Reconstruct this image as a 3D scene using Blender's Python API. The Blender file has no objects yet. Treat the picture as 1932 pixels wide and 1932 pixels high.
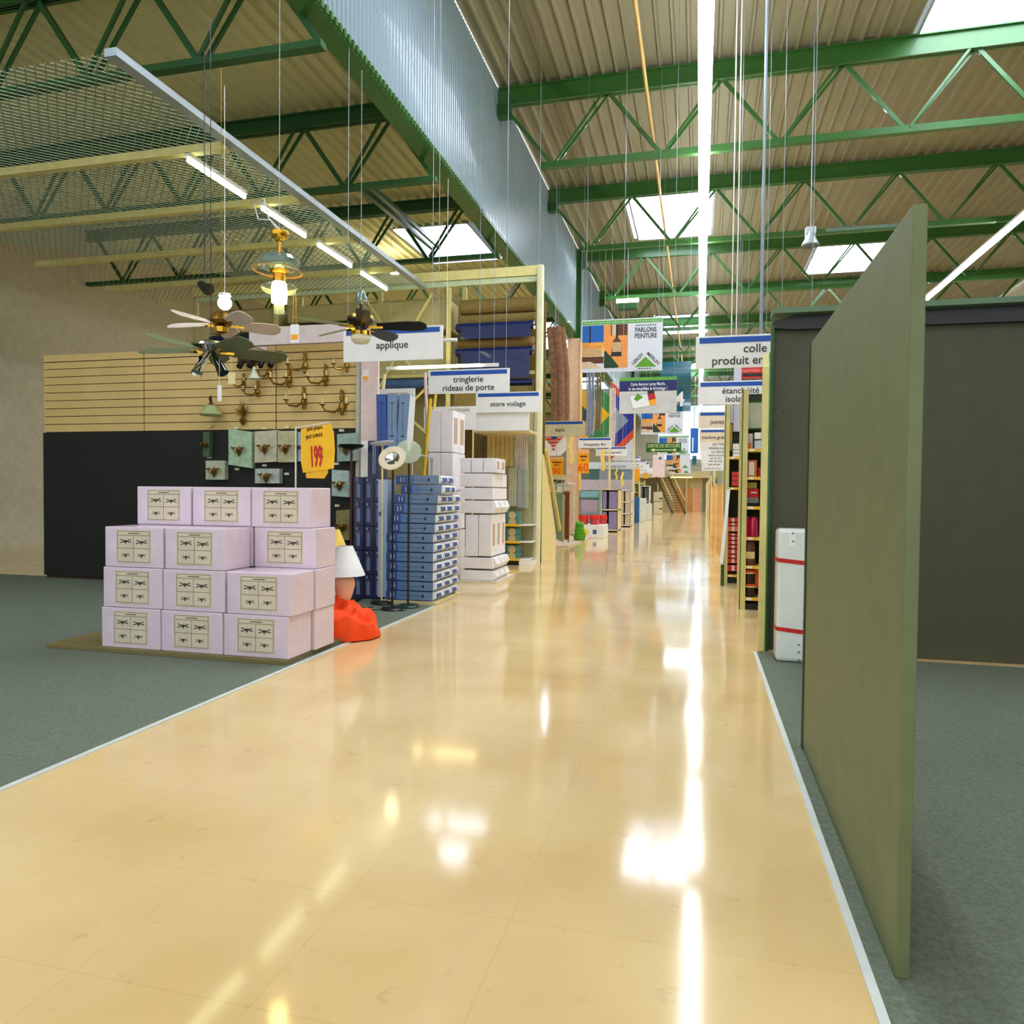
import bpy, math, random
from mathutils import Vector, Matrix

random.seed(4)
C = bpy.context.scene.collection
R3 = Matrix(((0.96937279, 0.24540317, 0.00967843),
             (-0.01594703, 0.0235698, 0.999595),
             (0.24507566, -0.96913454, 0.02676137))).transposed()   # camera axes as columns (world = R3 @ cam)
EYE = 1.45
FPX = 1398.0

# ------------------------------------------------------------------ camera, world, exposure
cd = bpy.data.cameras.new('camera'); cam = bpy.data.objects.new('camera', cd); C.objects.link(cam)
cd.sensor_width = 36.0; cd.sensor_fit = 'HORIZONTAL'; cd.lens = FPX / 1932 * 36.0
cd.clip_start = 0.05; cd.clip_end = 200
rows = [[0.96937279, -0.01594703, 0.24507566], [0.24540317, 0.0235698, -0.96913454], [0.00967843, 0.999595, 0.02676137]]
# rows above are world axes expressed in camera space, so they are the rows of the camera's rotation
cam.matrix_world = Matrix.Translation((0, 0, EYE)) @ Matrix(rows).to_4x4()
bpy.context.scene.camera = cam

w = bpy.data.worlds.new('daylight'); bpy.context.scene.world = w; w.use_nodes = True
bg = w.node_tree.nodes['Background']
bg.inputs[0].default_value = (0.93, 0.97, 1.0, 1); bg.inputs[1].default_value = 1.0
vs = bpy.context.scene.view_settings
vs.view_transform = 'Standard'; vs.look = 'None'; vs.gamma = 1; vs.use_curve_mapping = False
vs.exposure = 0.2
bpy.context.scene.cycles.caustics_reflective = False

SKY_E = 12.0      # skylight panes
TUBE_E = 27.0    # fluorescent runs

# ------------------------------------------------------------------ helpers
def PX(u, v, Y):
    """world X, Z where the sight line of photo pixel (u, v) meets the plane at distance Y."""
    q = Vector((u - 966, -(v - 966), -FPX))
    d = Vector([sum(rows[i][k] * q[k] for k in range(3)) for i in range(3)])
    t = Y / d.y
    return d.x * t, EYE + d.z * t

def lin(c):
    def f(x):
        x /= 255.0
        return x / 12.92 if x <= 0.04045 else ((x + 0.055) / 1.055) ** 2.4
    return (f(c[0]), f(c[1]), f(c[2]), 1)

MATS = {}
def mat(name, rgb, rough=0.6, metal=0.0, emit=0.0, var=0.08, scale=6.0, trans=0.0, alpha=1.0, coat=0.0, bump=0.0, ecol=None):
    if name in MATS: return MATS[name]
    m = bpy.data.materials.new(name); m.use_nodes = True
    nt = m.node_tree; b = nt.nodes['Principled BSDF']
    col = lin(rgb)
    b.inputs['Roughness'].default_value = rough; b.inputs['Metallic'].default_value = metal
    b.inputs['Transmission Weight'].default_value = trans; b.inputs['Alpha'].default_value = alpha
    b.inputs['Coat Weight'].default_value = coat
    tc = nt.nodes.new('ShaderNodeTexCoord')
    nz = nt.nodes.new('ShaderNodeTexNoise'); nz.inputs['Scale'].default_value = scale; nz.inputs['Detail'].default_value = 4
    nt.links.new(tc.outputs['Object'], nz.inputs['Vector'])
    rp = nt.nodes.new('ShaderNodeValToRGB')
    rp.color_ramp.elements[0].position = 0.3; rp.color_ramp.elements[1].position = 0.7
    lo = [c * (1 - var) for c in col[:3]] + [1]; hi = [min(1, c * (1 + var)) for c in col[:3]] + [1]
    rp.color_ramp.elements[0].color = lo; rp.color_ramp.elements[1].color = hi
    nt.links.new(nz.outputs['Fac'], rp.inputs['Fac']); nt.links.new(rp.outputs['Color'], b.inputs['Base Color'])
    if emit:
        b.inputs['Emission Color'].default_value = lin(ecol or rgb); b.inputs['Emission Strength'].default_value = emit
    if bump:
        bp = nt.nodes.new('ShaderNodeBump'); bp.inputs['Strength'].default_value = bump; bp.inputs['Distance'].default_value = 0.01
        nt.links.new(nz.outputs['Fac'], bp.inputs['Height']); nt.links.new(bp.outputs['Normal'], b.inputs['Normal'])
    MATS[name] = m
    return m

def wl(o):
    v = Vector((0, 0, 0))
    while o is not None:
        v += o.location; o = o.parent
    return v

class MB:
    def __init__(s): s.v = []; s.f = []; s.m = []
    def add(s, vs_, fs, m=0):
        n = len(s.v); s.v += [tuple(p) for p in vs_]
        for f in fs: s.f.append(tuple(i + n for i in f)); s.m.append(m)
        return s
    def box(s, x0, x1, y0, y1, z0, z1, m=0):
        if x0 > x1: x0, x1 = x1, x0
        if y0 > y1: y0, y1 = y1, y0
        if z0 > z1: z0, z1 = z1, z0
        p = [(x0, y0, z0), (x1, y0, z0), (x1, y1, z0), (x0, y1, z0), (x0, y0, z1), (x1, y0, z1), (x1, y1, z1), (x0, y1, z1)]
        return s.add(p, [(0, 3, 2, 1), (4, 5, 6, 7), (0, 1, 5, 4), (1, 2, 6, 5), (2, 3, 7, 6), (3, 0, 4, 7)], m)
    def bar(s, p, q, w, h=None, m=0):
        p = Vector(p); q = Vector(q); h = h or w
        d = (q - p).normalized()
        up = Vector((0, 1, 0)) if abs(d.y) < 0.9 else Vector((0, 0, 1))
        a = d.cross(up).normalized() * (w / 2); b = d.cross(a).normalized() * (h / 2)
        c = [p - a - b, p + a - b, p + a + b, p - a + b, q - a - b, q + a - b, q + a + b, q - a + b]
        return s.add(c, [(0, 1, 2, 3), (7, 6, 5, 4), (0, 4, 5, 1), (1, 5, 6, 2), (2, 6, 7, 3), (3, 7, 4, 0)], m)
    def tube(s, pts, r, n=8, m=0):
        pts = [Vector(p) for p in pts]; rs = r if isinstance(r, (list, tuple)) else [r] * len(pts)
        ring = []
        for i, p in enumerate(pts):
            d = (pts[min(i + 1, len(pts) - 1)] - pts[max(i - 1, 0)]).normalized()
            up = Vector((0, 0, 1)) if abs(d.z) < 0.9 else Vector((0, 1, 0))
            a = d.cross(up).normalized(); b = d.cross(a).normalized()
            ring.append([p + a * math.cos(2 * math.pi * k / n) * rs[i] + b * math.sin(2 * math.pi * k / n) * rs[i] for k in range(n)])
        vv = [x for rr in ring for x in rr]; ff = []
        for i in range(len(pts) - 1):
            for k in range(n):
                ff.append((i * n + k, i * n + (k + 1) % n, (i + 1) * n + (k + 1) % n, (i + 1) * n + k))
        ff.append(tuple(range(n - 1, -1, -1))); ff.append(tuple((len(pts) - 1) * n + k for k in range(n)))
        return s.add(vv, ff, m)
    def lathe(s, prof, c, n=20, m=0, tilt=None):
        """prof: (radius, height) pairs around the vertical axis at c; tilt: (rx, ry) turns it."""
        c = Vector(c); T = Matrix.Identity(3)
        if tilt: T = Matrix.Rotation(tilt[0], 3, 'X') @ Matrix.Rotation(tilt[1], 3, 'Y')
        vv = []; ff = []
        for r, z in prof:
            for k in range(n):
                a = 2 * math.pi * k / n
                vv.append(c + T @ Vector((max(r, 1e-4) * math.cos(a), max(r, 1e-4) * math.sin(a), z)))
        for i in range(len(prof) - 1):
            for k in range(n):
                ff.append((i * n + k, i * n + (k + 1) % n, (i + 1) * n + (k + 1) % n, (i + 1) * n + k))
        return s.add(vv, ff, m)
    def prism_y(s, poly, y0, y1, m=0):
        """poly of (x, z), pulled from y0 to y1."""
        n = len(poly); vv = [(x, y0, z) for x, z in poly] + [(x, y1, z) for x, z in poly]
        ff = [tuple(range(n)), tuple(range(2 * n - 1, n - 1, -1))] + [(i, i + n, (i + 1) % n + n, (i + 1) % n) for i in range(n)]
        return s.add(vv, ff, m)
    def prism_x(s, poly, x0, x1, m=0):
        n = len(poly); vv = [(x0, y, z) for y, z in poly] + [(x1, y, z) for y, z in poly]
        ff = [tuple(range(n)), tuple(range(2 * n - 1, n - 1, -1))] + [(i, i + n, (i + 1) % n + n, (i + 1) % n) for i in range(n)]
        return s.add(vv, ff, m)
    def build(s, name, mats, parent=None, smooth=False, bevel=0.0, loc=None):
        me = bpy.data.meshes.new(name)
        o = bpy.data.objects.new(name, me); C.objects.link(o)
        org = Vector((0, 0, 0))
        if parent is not None: o.parent = parent; org = wl(parent)
        elif loc is not None: o.location = loc; org = Vector(loc)
        elif s.v:
            xs = [p[0] for p in s.v]; ys = [p[1] for p in s.v]; zs = [p[2] for p in s.v]
            org = Vector(((min(xs) + max(xs)) / 2, (min(ys) + max(ys)) / 2, min(zs))); o.location = org
        me.from_pydata([tuple(Vector(p) - org) for p in s.v], [], s.f)
        if not isinstance(mats, (list, tuple)): mats = [mats]
        for m_ in mats: me.materials.append(m_)
        me.polygons.foreach_set('material_index', s.m)
        if smooth: me.polygons.foreach_set('use_smooth', [True] * len(me.polygons))
        me.update()
        import bmesh
        bm = bmesh.new(); bm.from_mesh(me); bmesh.ops.recalc_face_normals(bm, faces=bm.faces); bm.to_mesh(me); bm.free()
        if smooth:
            me.set_sharp_from_angle(angle=math.radians(40))
        if bevel:
            b = o.modifiers.new('edge', 'BEVEL'); b.width = bevel; b.segments = 2; b.limit_method = 'ANGLE'
        return o

def tag(o, label, cat, group=None):
    o['label'] = label; o['category'] = cat
    if group: o['group'] = group
    return o
def thing(name, loc, label, cat, group=None):
    o = bpy.data.objects.new(name, None); o.empty_display_size = 0.1; C.objects.link(o); o.location = loc
    return tag(o, label, cat, group)
def struct(o): o['kind'] = 'structure'; return o

def letters(parent, s, x, y, z, size, m, name='lettering', align='CENTER', width=None, rot=0.0, shear=0.0, bold=0.0, face='-Y'):
    """text facing the viewer down the aisle; x, z is the baseline point."""
    c = bpy.data.curves.new(name, 'FONT'); c.body = s; c.size = size; c.align_x = align; c.extrude = 0.0012; c.shear = shear; c.offset = bold
    c.resolution_u = 3
    t = bpy.data.objects.new(name, c); C.objects.link(t)
    bpy.context.view_layer.update()
    dg = bpy.context.evaluated_depsgraph_get()
    me = bpy.data.meshes.new_from_object(t.evaluated_get(dg))
    bpy.data.objects.remove(t)
    o = bpy.data.objects.new(name, me); C.objects.link(o)
    xs = [v.co.x for v in me.vertices]
    sc = 1.0
    if width and xs: sc = width / (max(xs) - min(xs))
    org = wl(parent); M_ = Matrix.Rotation(math.pi / 2, 4, 'X') @ Matrix.Rotation(rot, 4, 'Z') @ Matrix.Diagonal((sc, 1, 1, 1))
    if face == 'X': M_ = Matrix.Rotation(math.pi / 2, 4, 'Z') @ M_
    me.transform(M_); me.transform(Matrix.Translation(Vector((x, y, z)) - org))
    me.materials.clear(); me.materials.append(m)
    o.parent = parent
    return o

ORD = ['nearest', 'second nearest', 'third nearest', 'fourth nearest', 'fifth nearest', 'sixth nearest', 'seventh nearest', 'eighth nearest', 'ninth nearest', 'tenth nearest', 'eleventh nearest', 'twelfth nearest', 'thirteenth nearest', 'fourteenth nearest']
NTH = ['bottom', 'second', 'third', 'fourth', 'fifth', 'sixth', 'seventh', 'eighth', 'ninth', 'tenth', 'eleventh', 'twelfth', 'thirteenth', 'fourteenth']

# ------------------------------------------------------------------ materials
GREEN = mat('green_paint', (50, 104, 38), 0.45, coat=0.2)
GREEN_D = mat('dark_green_paint', (34, 84, 34), 0.5)
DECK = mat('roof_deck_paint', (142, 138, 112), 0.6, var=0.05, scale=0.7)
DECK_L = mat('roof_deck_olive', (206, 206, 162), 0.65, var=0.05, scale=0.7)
FASC = mat('white_ribbed_sheet', (144, 164, 172), 0.28, coat=0.5, var=0.05, scale=0.7)
CREAM = mat('cream_enamel', (232, 216, 160), 0.45)
CREAM_D = mat('cream_rack_paint', (214, 204, 132), 0.5)
WHITE = mat('white_board', (238, 238, 236), 0.4, var=0.03)
OFFW = mat('offwhite_card', (222, 214, 208), 0.6)
BLUE = mat('sign_blue', (0, 74, 168), 0.4)
INK = mat('dark_ink', (52, 52, 42), 0.6)
BLACK = mat('black_lacquer', (14, 13, 12), 0.35)
BRASS = mat('polished_brass', (226, 176, 62), 0.2, metal=1.0)
BRASS_D = mat('antique_brass', (146, 108, 36), 0.35, metal=0.85)
CHROME = mat('chrome', (200, 205, 205), 0.12, metal=1.0)
STEEL = mat('grey_steel', (158, 170, 176), 0.4, metal=0.3)
YEL = mat('price_yellow', (240, 184, 0), 0.5)
ORNG = mat('price_orange', (252, 166, 0), 0.5)
RED = mat('ink_red', (190, 10, 6), 0.5)
TUBE = mat('fluorescent_tube', (240, 255, 240), 0.5, emit=TUBE_E, ecol=(250, 252, 255))
TUBE2 = mat('fluorescent_tube_green', (240, 255, 210), 0.5, emit=9, ecol=(240, 255, 206))
WARM = mat('warm_lamp_glow', (255, 236, 170), 0.5, emit=22, ecol=(255, 226, 140))
WARMT = mat('warm_tube_glow', (255, 240, 190), 0.5, emit=14, ecol=(255, 232, 170))
SKYP = mat('skylight_daylight', (230, 244, 255), 0.5, emit=SKY_E, ecol=(226, 234, 255))
GLASS = mat('clear_glass', (205, 225, 205), 0.04, alpha=0.22, coat=1)
SMOKE = mat('smoky_glass', (120, 150, 145), 0.06, metal=.3, alpha=0.55, coat=1)
FROST = mat('frosted_glass', (226, 226, 205), 0.35)
CARPET = mat('grey_carpet', (98, 108, 92), 0.95, var=0.25, scale=60, bump=0.4)
WOOD = mat('warm_timber', (206, 140, 66), 0.5, var=0.2)
CARTP = mat('pinkish_carton', (222, 204, 218), 0.3, coat=0.35, var=0.05, scale=9)
LABELP = mat('printed_paper', (214, 202, 178), 0.5)
LABELI = mat('label_line_ink', (96, 92, 56), 0.6)
WCART = mat('white_carton', (246, 242, 248), 0.5, var=0.05)
NAVY = mat('navy_carton', (8, 14, 72), 0.4, coat=0.3)
SLATEB = mat('blue_grey_carton', (104, 132, 168), 0.35, coat=0.4, var=0.08)
MIDB = mat('mid_blue_print', (40, 78, 150), 0.4)
VINYLB = mat('blue_vinyl_roll', (6, 28, 88), 0.35, coat=0.3)

# floor: pale yellow vinyl tiles, waxed
def floor_mat():
    m = bpy.data.materials.new('waxed_vinyl_tiles'); m.use_nodes = True; nt = m.node_tree; b = nt.nodes['Principled BSDF']
    tc = nt.nodes.new('ShaderNodeTexCoord')
    n1 = nt.nodes.new('ShaderNodeTexNoise'); n1.inputs['Scale'].default_value = 0.8; n1.inputs['Detail'].default_value = 5
    nt.links.new(tc.outputs['Object'], n1.inputs['Vector'])
    rp = nt.nodes.new('ShaderNodeValToRGB'); rp.color_ramp.elements[0].color = lin((214, 182, 124)); rp.color_ramp.elements[1].color = lin((230, 202, 148))
    rp.color_ramp.elements[0].position = 0.35; rp.color_ramp.elements[1].position = 0.65
    nt.links.new(n1.outputs['Fac'], rp.inputs['Fac'])
    br = nt.nodes.new('ShaderNodeTexBrick'); br.offset = 0.0; br.inputs['Scale'].default_value = 1.0
    br.inputs['Brick Width'].default_value = 0.6; br.inputs['Row Height'].default_value = 0.6; br.inputs['Mortar Size'].default_value = 0.0035
    br.inputs['Color1'].default_value = (1, 1, 1, 1); br.inputs['Color2'].default_value = (0.975, 0.975, 0.975, 1); br.inputs['Mortar'].default_value = (0.93, 0.92, 0.9, 1)
    nt.links.new(tc.outputs['Object'], br.inputs['Vector'])
    mx = nt.nodes.new('ShaderNodeMix'); mx.data_type = 'RGBA'; mx.blend_type = 'MULTIPLY'; mx.inputs[0].default_value = 1
    nt.links.new(rp.outputs['Color'], mx.inputs[6]); nt.links.new(br.outputs['Color'], mx.inputs[7])
    # scuffs
    n3 = nt.nodes.new('ShaderNodeTexNoise'); n3.inputs['Scale'].default_value = 9; n3.inputs['Detail'].default_value = 8; n3.inputs['Roughness'].default_value = 0.7
    nt.links.new(tc.outputs['Object'], n3.inputs['Vector'])
    r3 = nt.nodes.new('ShaderNodeValToRGB'); r3.color_ramp.elements[0].position = 0.28; r3.color_ramp.elements[0].color = (0.72, 0.68, 0.6, 1); r3.color_ramp.elements[1].position = 0.4
    nt.links.new(n3.outputs['Fac'], r3.inputs['Fac'])
    m2 = nt.nodes.new('ShaderNodeMix'); m2.data_type = 'RGBA'; m2.blend_type = 'MULTIPLY'; m2.inputs[0].default_value = 0.7
    nt.links.new(mx.outputs[2], m2.inputs[6]); nt.links.new(r3.outputs['Color'], m2.inputs[7])
    nt.links.new(m2.outputs[2], b.inputs['Base Color'])
    rr = nt.nodes.new('ShaderNodeMapRange'); rr.inputs[3].default_value = 0.055; rr.inputs[4].default_value = 0.13
    nt.links.new(n1.outputs['Fac'], rr.inputs[0]); nt.links.new(rr.outputs[0], b.inputs['Roughness'])
    n2 = nt.nodes.new('ShaderNodeTexNoise'); n2.inputs['Scale'].default_value = 2.2; n2.inputs['Detail'].default_value = 3
    nt.links.new(tc.outputs['Object'], n2.inputs['Vector'])
    bp = nt.nodes.new('ShaderNodeBump'); bp.inputs['Strength'].default_value = 0.06; bp.inputs['Distance'].default_value = 0.01
    nt.links.new(n2.outputs['Fac'], bp.inputs['Height']); nt.links.new(bp.outputs['Normal'], b.inputs['Normal'])
    b.inputs['IOR'].default_value = 1.5
    return m
FLOOR = floor_mat()

# ------------------------------------------------------------------ structure
XL, XR, YB, YE = -16.0, 13.0, -3.0, 66.0
struct(MB().box(XL, XR, YB, YE, -0.2, 0).build('floor', FLOOR, loc=(0, 0, 0)))
struct(MB().box(XL, -3.235, YB, 9.86, 0, 0.006).build('floor_carpet', CARPET))
struct(MB().box(0.53, XR, YB, 7.12, 0, 0.006).build('floor_carpet', CARPET))
struct(MB().box(-3.235, -3.2, YB, 9.86, 0, 0.009).build('trim_1', mat('pale_edge_strip', (206, 212, 206), 0.35)))
struct(MB().box(0.5, 0.53, YB, 7.12, 0, 0.009).build('trim_2', MATS['pale_edge_strip']))

def deck(name, x0, x1, y0, y1, z, m, holes, p=0.3, h=0.07):
    """trapezoidal roof sheeting with ribs along the aisle; holes: (x0, x1, y0, y1)."""
    b = MB(); n = int((x1 - x0) / p)
    for i in range(n):
        xa = x0 + i * p
        pr_ = [(xa, z + h), (xa + p * .66, z + h), (xa + p * .76, z), (xa + p * .9, z), (xa + p, z + h)]
        segs = [(y0, y1)]
        for hx0, hx1, hy0, hy1 in holes:
            if xa + p > hx0 + .01 and xa < hx1 - .01:
                out = []
                for a, c in segs:
                    if hy0 > a and hy1 < c: out += [(a, hy0), (hy1, c)]
                    else: out.append((a, c))
                segs = out
        for a, c in segs:
            vv = [(x, a, zz) for x, zz in pr_] + [(x, c, zz) for x, zz in pr_]
            b.add(vv, [(k, k + 1, k + 6, k + 5) for k in range(4)])
    return struct(b.build(name, m))
SKR = [(-2.22, 0.24, 7.2, 11.2), (4.0, 6.4, 12.8, 16.8), (-2.22, 0.24, 22.8, 26.8), (-2.28, 0.2, 38.4, 42.8), (4.0, 6.4, 28.6, 32.4), (-2.28, 0.2, 52.5, 56.5), (4.0, 6.4, 45, 49)]  # first two are out of view, added for more overhead light
SKL = [(-7.9, -5.9, 1.0, 4.2), (-7.9, -5.9, 18.3, 21.3), (-7.9, -5.9, 29.5, 35.0), (-7.9, -5.9, 44, 49), (-7.9, -5.9, 55, 59)]  # the first is unseen, added to strengthen the light from above
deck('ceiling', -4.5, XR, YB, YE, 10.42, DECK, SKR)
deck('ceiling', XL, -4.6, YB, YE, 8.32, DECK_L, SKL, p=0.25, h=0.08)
wi = 1
for hs, z in ((SKR, 10.42), (SKL, 8.32)):
    for (a, b_, c, d) in hs:
        m = MB()
        for q in range(3):   # curb
            pass
        m.box(a - .05, a, c, d, z, z + .3, 1).box(b_, b_ + .05, c, d, z, z + .3, 1).box(a, b_, c - .05, c, z, z + .3, 1).box(a, b_, d, d + .05, z, z + .3, 1)
        m.box(a, b_, c, d, z + .3, z + .32, 0)
        m.box(a, b_, c + (d - c) * .22, c + (d - c) * .22 + .04, z + .2, z + .26, 1)
        struct(m.build('window_%d' % wi, [SKYP, STEEL])); wi += 1
# solid roof above the sheeting so that no daylight leaks through the laps is the sheeting itself; walls:
struct(MB().box(XL - .2, XL, YB, YE, 0, 8.4).build('wall_left', mat('pale_wall', (196, 192, 170), 0.7)))
struct(MB().box(XR, XR + .2, YB, YE, 0, 10.5).build('wall_right', MATS['pale_wall']))
struct(MB().box(XL, XR, YE, YE + .2, 0, 10.5).build('wall_back', MATS['pale_wall']))
# ribbed white fascia between the two roof levels, on its green beam
fb = MB(); y = 3.0
while y < YE:
    vv = []
    for (dy, dx) in ((0, 0), (.05, 0), (.07, .03), (.1, .03), (.12, 0)):
        vv += [(-4.5 - dx, y + dy, 7.3), (-4.5 - dx, y + dy, 10.45)]
    fb.add(vv, [(2 * k, 2 * k + 1, 2 * k + 3, 2 * k + 2) for k in range(4)])
    y += 0.12
struct(fb.build('wall_fascia', FASC))
be = MB().box(-4.82, -4.52, YB, YE, 7.24, 7.27).box(-4.7, -4.66, YB, YE, 7.27, 8.2).box(-4.82, -4.52, YB, YE, 8.2, 8.24)
y = 3.0
while y < 40:
    be.box(-4.52, -4.47, y, y + .06, 7.24, 7.33); y += 0.12
tag(be.build('roof_beam', GREEN), 'long green steel beam under the white ribbed fascia', 'beam')
sm = MB()
for z_ in (8.2, 9.3):
    sm.box(-4.495, -4.49, 3, YE, z_, z_ + .012)
# far end light band
MB_ = MB().box(-3.6, 3.5, YE - .06, YE - .02, 4.4, 9.2, 0)
for k in range(8): MB_.box(-3.6 + k, -3.56 + k, YE - .1, YE - .06, 4.4, 9.2, 1)
struct(MB_.build('window_%d' % wi, [mat('milky_end_glazing', (205, 225, 245), 0.5, emit=1.8, ecol=(205, 228, 250)), STEEL])); wi += 1

# columns
def column(x, y, label):
    t = thing('steel_column', (x, y, 0), label, 'column')
    m = MB(); m.box(x - .09, x + .09, y - .012, y + .012, 0, 10.4).box(x - .09, x - .07, y - .09, y + .09, 0, 10.4).box(x + .07, x + .09, y - .09, y + .09, 0, 10.4)
    m.build('post', GREEN, t)
    MB().box(x - .36, x + .08, y - .22, y - .1, 0, 7.1).build('cladding', mat('pinkish_cladding', (226, 190, 160), 0.6), t)
    MB().box(x + .081, x + .13, y - .24, y + .2, 0, 7.0).build('cladding_edge', mat('orange_wood_edge', (236, 176, 96), 0.5), t)
    return t
column(-4.42, 27.2, 'green steel column with pinkish cladding beside the hanging rug')
column(-4.42, 49.9, 'far green steel column with pinkish cladding, deep in the hall')

# ------------------------------------------------------------------ roof trusses
def truss(Y, x0, x1, zt, zb, p, first, label, lowstart, th=0.17, gl=GREEN):
    t = thing('roof_truss', ((x0 + x1) / 2, Y, zb), label, 'roof truss')
    m = MB().box(x0, x1, Y - .09, Y - .01, zt, zt + .03).box(x0, x1, Y + .01, Y + .09, zt, zt + .03)
    m.box(x0, x1, Y - .03, Y + .03, zt, zt + th * 2.2).box(x0, x1, Y - .09, Y + .09, zt + th * 2.2, zt + th * 2.2 + .03)
    m.build('upper_chord', gl, t)
    MB().box(lowstart, x1, Y - .07, Y + .07, zb, zb + th * .8).build('lower_chord', gl, t)
    x = first; k = 0
    while x < x1 - .2:
        n = x + p / 2
        lo, hi = (x, n)
        # x is an upper node, n the lower node after it
        a = (x, Y, zt); b = (n, Y, zb + .1); c = (x + p, Y, zt)
        if n < x1:
            MB().bar((a[0] + .05, Y, a[2]), (b[0] - .04, Y, b[2]), .075, .06).build('brace', gl, t)
            if c[0] <= x1 + .1:
                q = MB().bar((b[0] + .04, Y - .06, b[2]), (c[0] - .12, Y - .06, c[2]), .05, .04).bar((b[0] + .04, Y + .06, b[2]), (c[0] - .02, Y + .06, c[2]), .05, .04)
                q.build('brace', gl, t)
        x += p; k += 1
    return t
for i in range(9):
    Y = 16.17 + i * 5.69
    t = truss(Y, -4.48, 12.9, 10.02, 8.56, 2.35, -4.4, 'green lattice roof truss over the main aisle, %s of that row' % ORD[i], -3.5)
    MB().box(-4.48, -4.2, Y - .12, Y + .12, 9.78, 10.05).build('end_bracket', GREEN_D, t)
for i, Y in enumerate((8.3, 12.28, 16.5, 22.4, 28.1, 36, 42, 50)):
    t = truss(Y, -15.9, -4.52, 8.0, 6.82, 1.7, -15.6, 'green lattice truss under the lower roof, %s of that row' % ORD[i], -15.9, th=.11, gl=GREEN_D)

# knee brace between the trusses at the lower roof
for a, b_, q in (((-6.0, 12.3, 6.9), (-7.3, 19.6, 8.2), 'thin green knee brace running back below the lower roof'),):
    tag(MB().bar(a, b_, .1).bar((a[0] + .2, a[1], a[2]), (b_[0] + .2, b_[1], b_[2]), .08).build('knee_brace', GREEN_D), q, 'brace')

# yellow pipe under the roof
tag(MB().tube([(-1.08, 5, 8.98), (-1.08, 64, 8.98)], .035, 10).build('ceiling_pipe', mat('ochre_pipe', (196, 160, 88), 0.5)), 'slim ochre pipe running along the roof over the aisle', 'pipe')

# ------------------------------------------------------------------ main light run
y = -2.0; k = 0
while y < 62:
    L = 1.98
    t = thing('fluorescent_batten', (-.02, y, 8.3), 'white fluorescent batten in the long run over the main aisle', 'ceiling light', 'battens in the light run over the main aisle')
    MB().box(-.075, .035, y, y + L, 8.37, 8.43).build('housing', WHITE, t)
    q = MB().tube([(-.1, y + .02, 8.33), (-.1, y + L - .02, 8.33)], .032, 8).tube([(.06, y + .02, 8.33), (.06, y + L - .02, 8.33)], .032, 8)
    q.box(-.13, .09, y + .01, y + L - .01, 8.34, 8.36)
    q.build('tube', TUBE, t)
    y += 2.0; k += 1
y = -2.0
while y < 62:   # unseen parallel run, added to brighten the floor more evenly
    t = thing('fluorescent_batten', (7.6, y, 8.3), 'white fluorescent batten in the added, unseen run beyond the dark display back', 'ceiling light', 'battens in the added light run')
    MB().box(7.5, 7.7, y, y + 3.95, 8.37, 8.43).build('housing', WHITE, t)
    MB().tube([(7.6, y + .02, 8.33), (7.6, y + 3.93, 8.33)], .05, 8).build('tube', TUBE, t)
    y += 4.0

# mesh ceiling and warm tubes over the lighting department
t = thing('suspended_mesh_ceiling', (-8.9, 10, 5.7), 'suspended wire mesh ceiling above the lighting department', 'mesh ceiling')
MB().box(-5.76, -5.62, 6.2, 14.8, 5.7, 5.78).build('edge_rail', STEEL, t)
for yy in (8.2, 9.9, 11.66, 13.4):
    MB().box(-12.4, -5.76, yy - .05, yy + .05, 5.68, 5.78).build('cross_beam', CREAM_D, t)
mm = MB(); a = -12.4
for i in range(110):
    s0 = -12.4 + i * .13
    # diagonal wires in both directions
    for sg in (1, -1):
        if sg == 1: p0 = (s0 - 4, 6.3); p1 = (s0 + 4.6, 14.8)
        else: p0 = (s0 + 4, 6.3); p1 = (s0 - 4.5, 14.8)
        def clip(p0, p1):
            (xa, ya), (xb, yb) = p0, p1
            for lim in (-12.4, -5.76):
                if (xa - lim) * (xb - lim) < 0:
                    tt = (lim - xa) / (xb - xa); yc = ya + tt * (yb - ya)
                    if (lim == -12.4) == (xa < lim): xa, ya = lim, yc
                    else: xb, yb = lim, yc
            return (xa, ya), (xb, yb)
        p0, p1 = clip(p0, p1)
        if min(p0[0], p1[0]) < -12.45 or max(p0[0], p1[0]) > -5.7: continue
        mm.bar((p0[0], p0[1], 5.8), (p1[0], p1[1], 5.8), .009, .008)
mm.build('wire_mesh', mat('galvanised_wire', (150, 165, 140), 0.5, metal=0.4), t)
for i, (ya, yb) in enumerate(((8.15, 9.39), (9.79, 11.05), (11.45, 12.7), (13.1, 14.3))):
    t = thing('tube_light', (-6.33, ya, 5.62), 'greenish fluorescent tube light hung below the mesh ceiling, %s of the row' % ORD[i], 'ceiling light')
    MB().box(-6.36, -6.3, ya, yb, 5.64, 5.69).build('housing', WHITE, t)
    MB().tube([(-6.33, ya + .02, 5.6), (-6.33, (ya + yb) / 2 - .02, 5.6)], .028).tube([(-6.33, (ya + yb) / 2 + .02, 5.6), (-6.33, yb - .02, 5.6)], .028).build('tube', TUBE2, t)

x, z = PX(745, 512, 20.0)
t = thing('pendant_lamp', (x, 20.0, z), 'distant round warm lamp glowing just above the rack top beam', 'pendant lamp')
MB().lathe([(.15 * math.sin(math.pi * k / 10), -.12 * math.cos(math.pi * k / 10)) for k in range(11)], (x, 20.0, z), 16).build('bulb', mat('warm_high_bay', (255, 246, 214), .5, emit=60, ecol=(255, 240, 200)), t, smooth=True)
MB().tube([(x, 20.0, z + .1), (x, 20.0, 8.35)], .01, 5).build('hanging_wire', STEEL, t)
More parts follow.
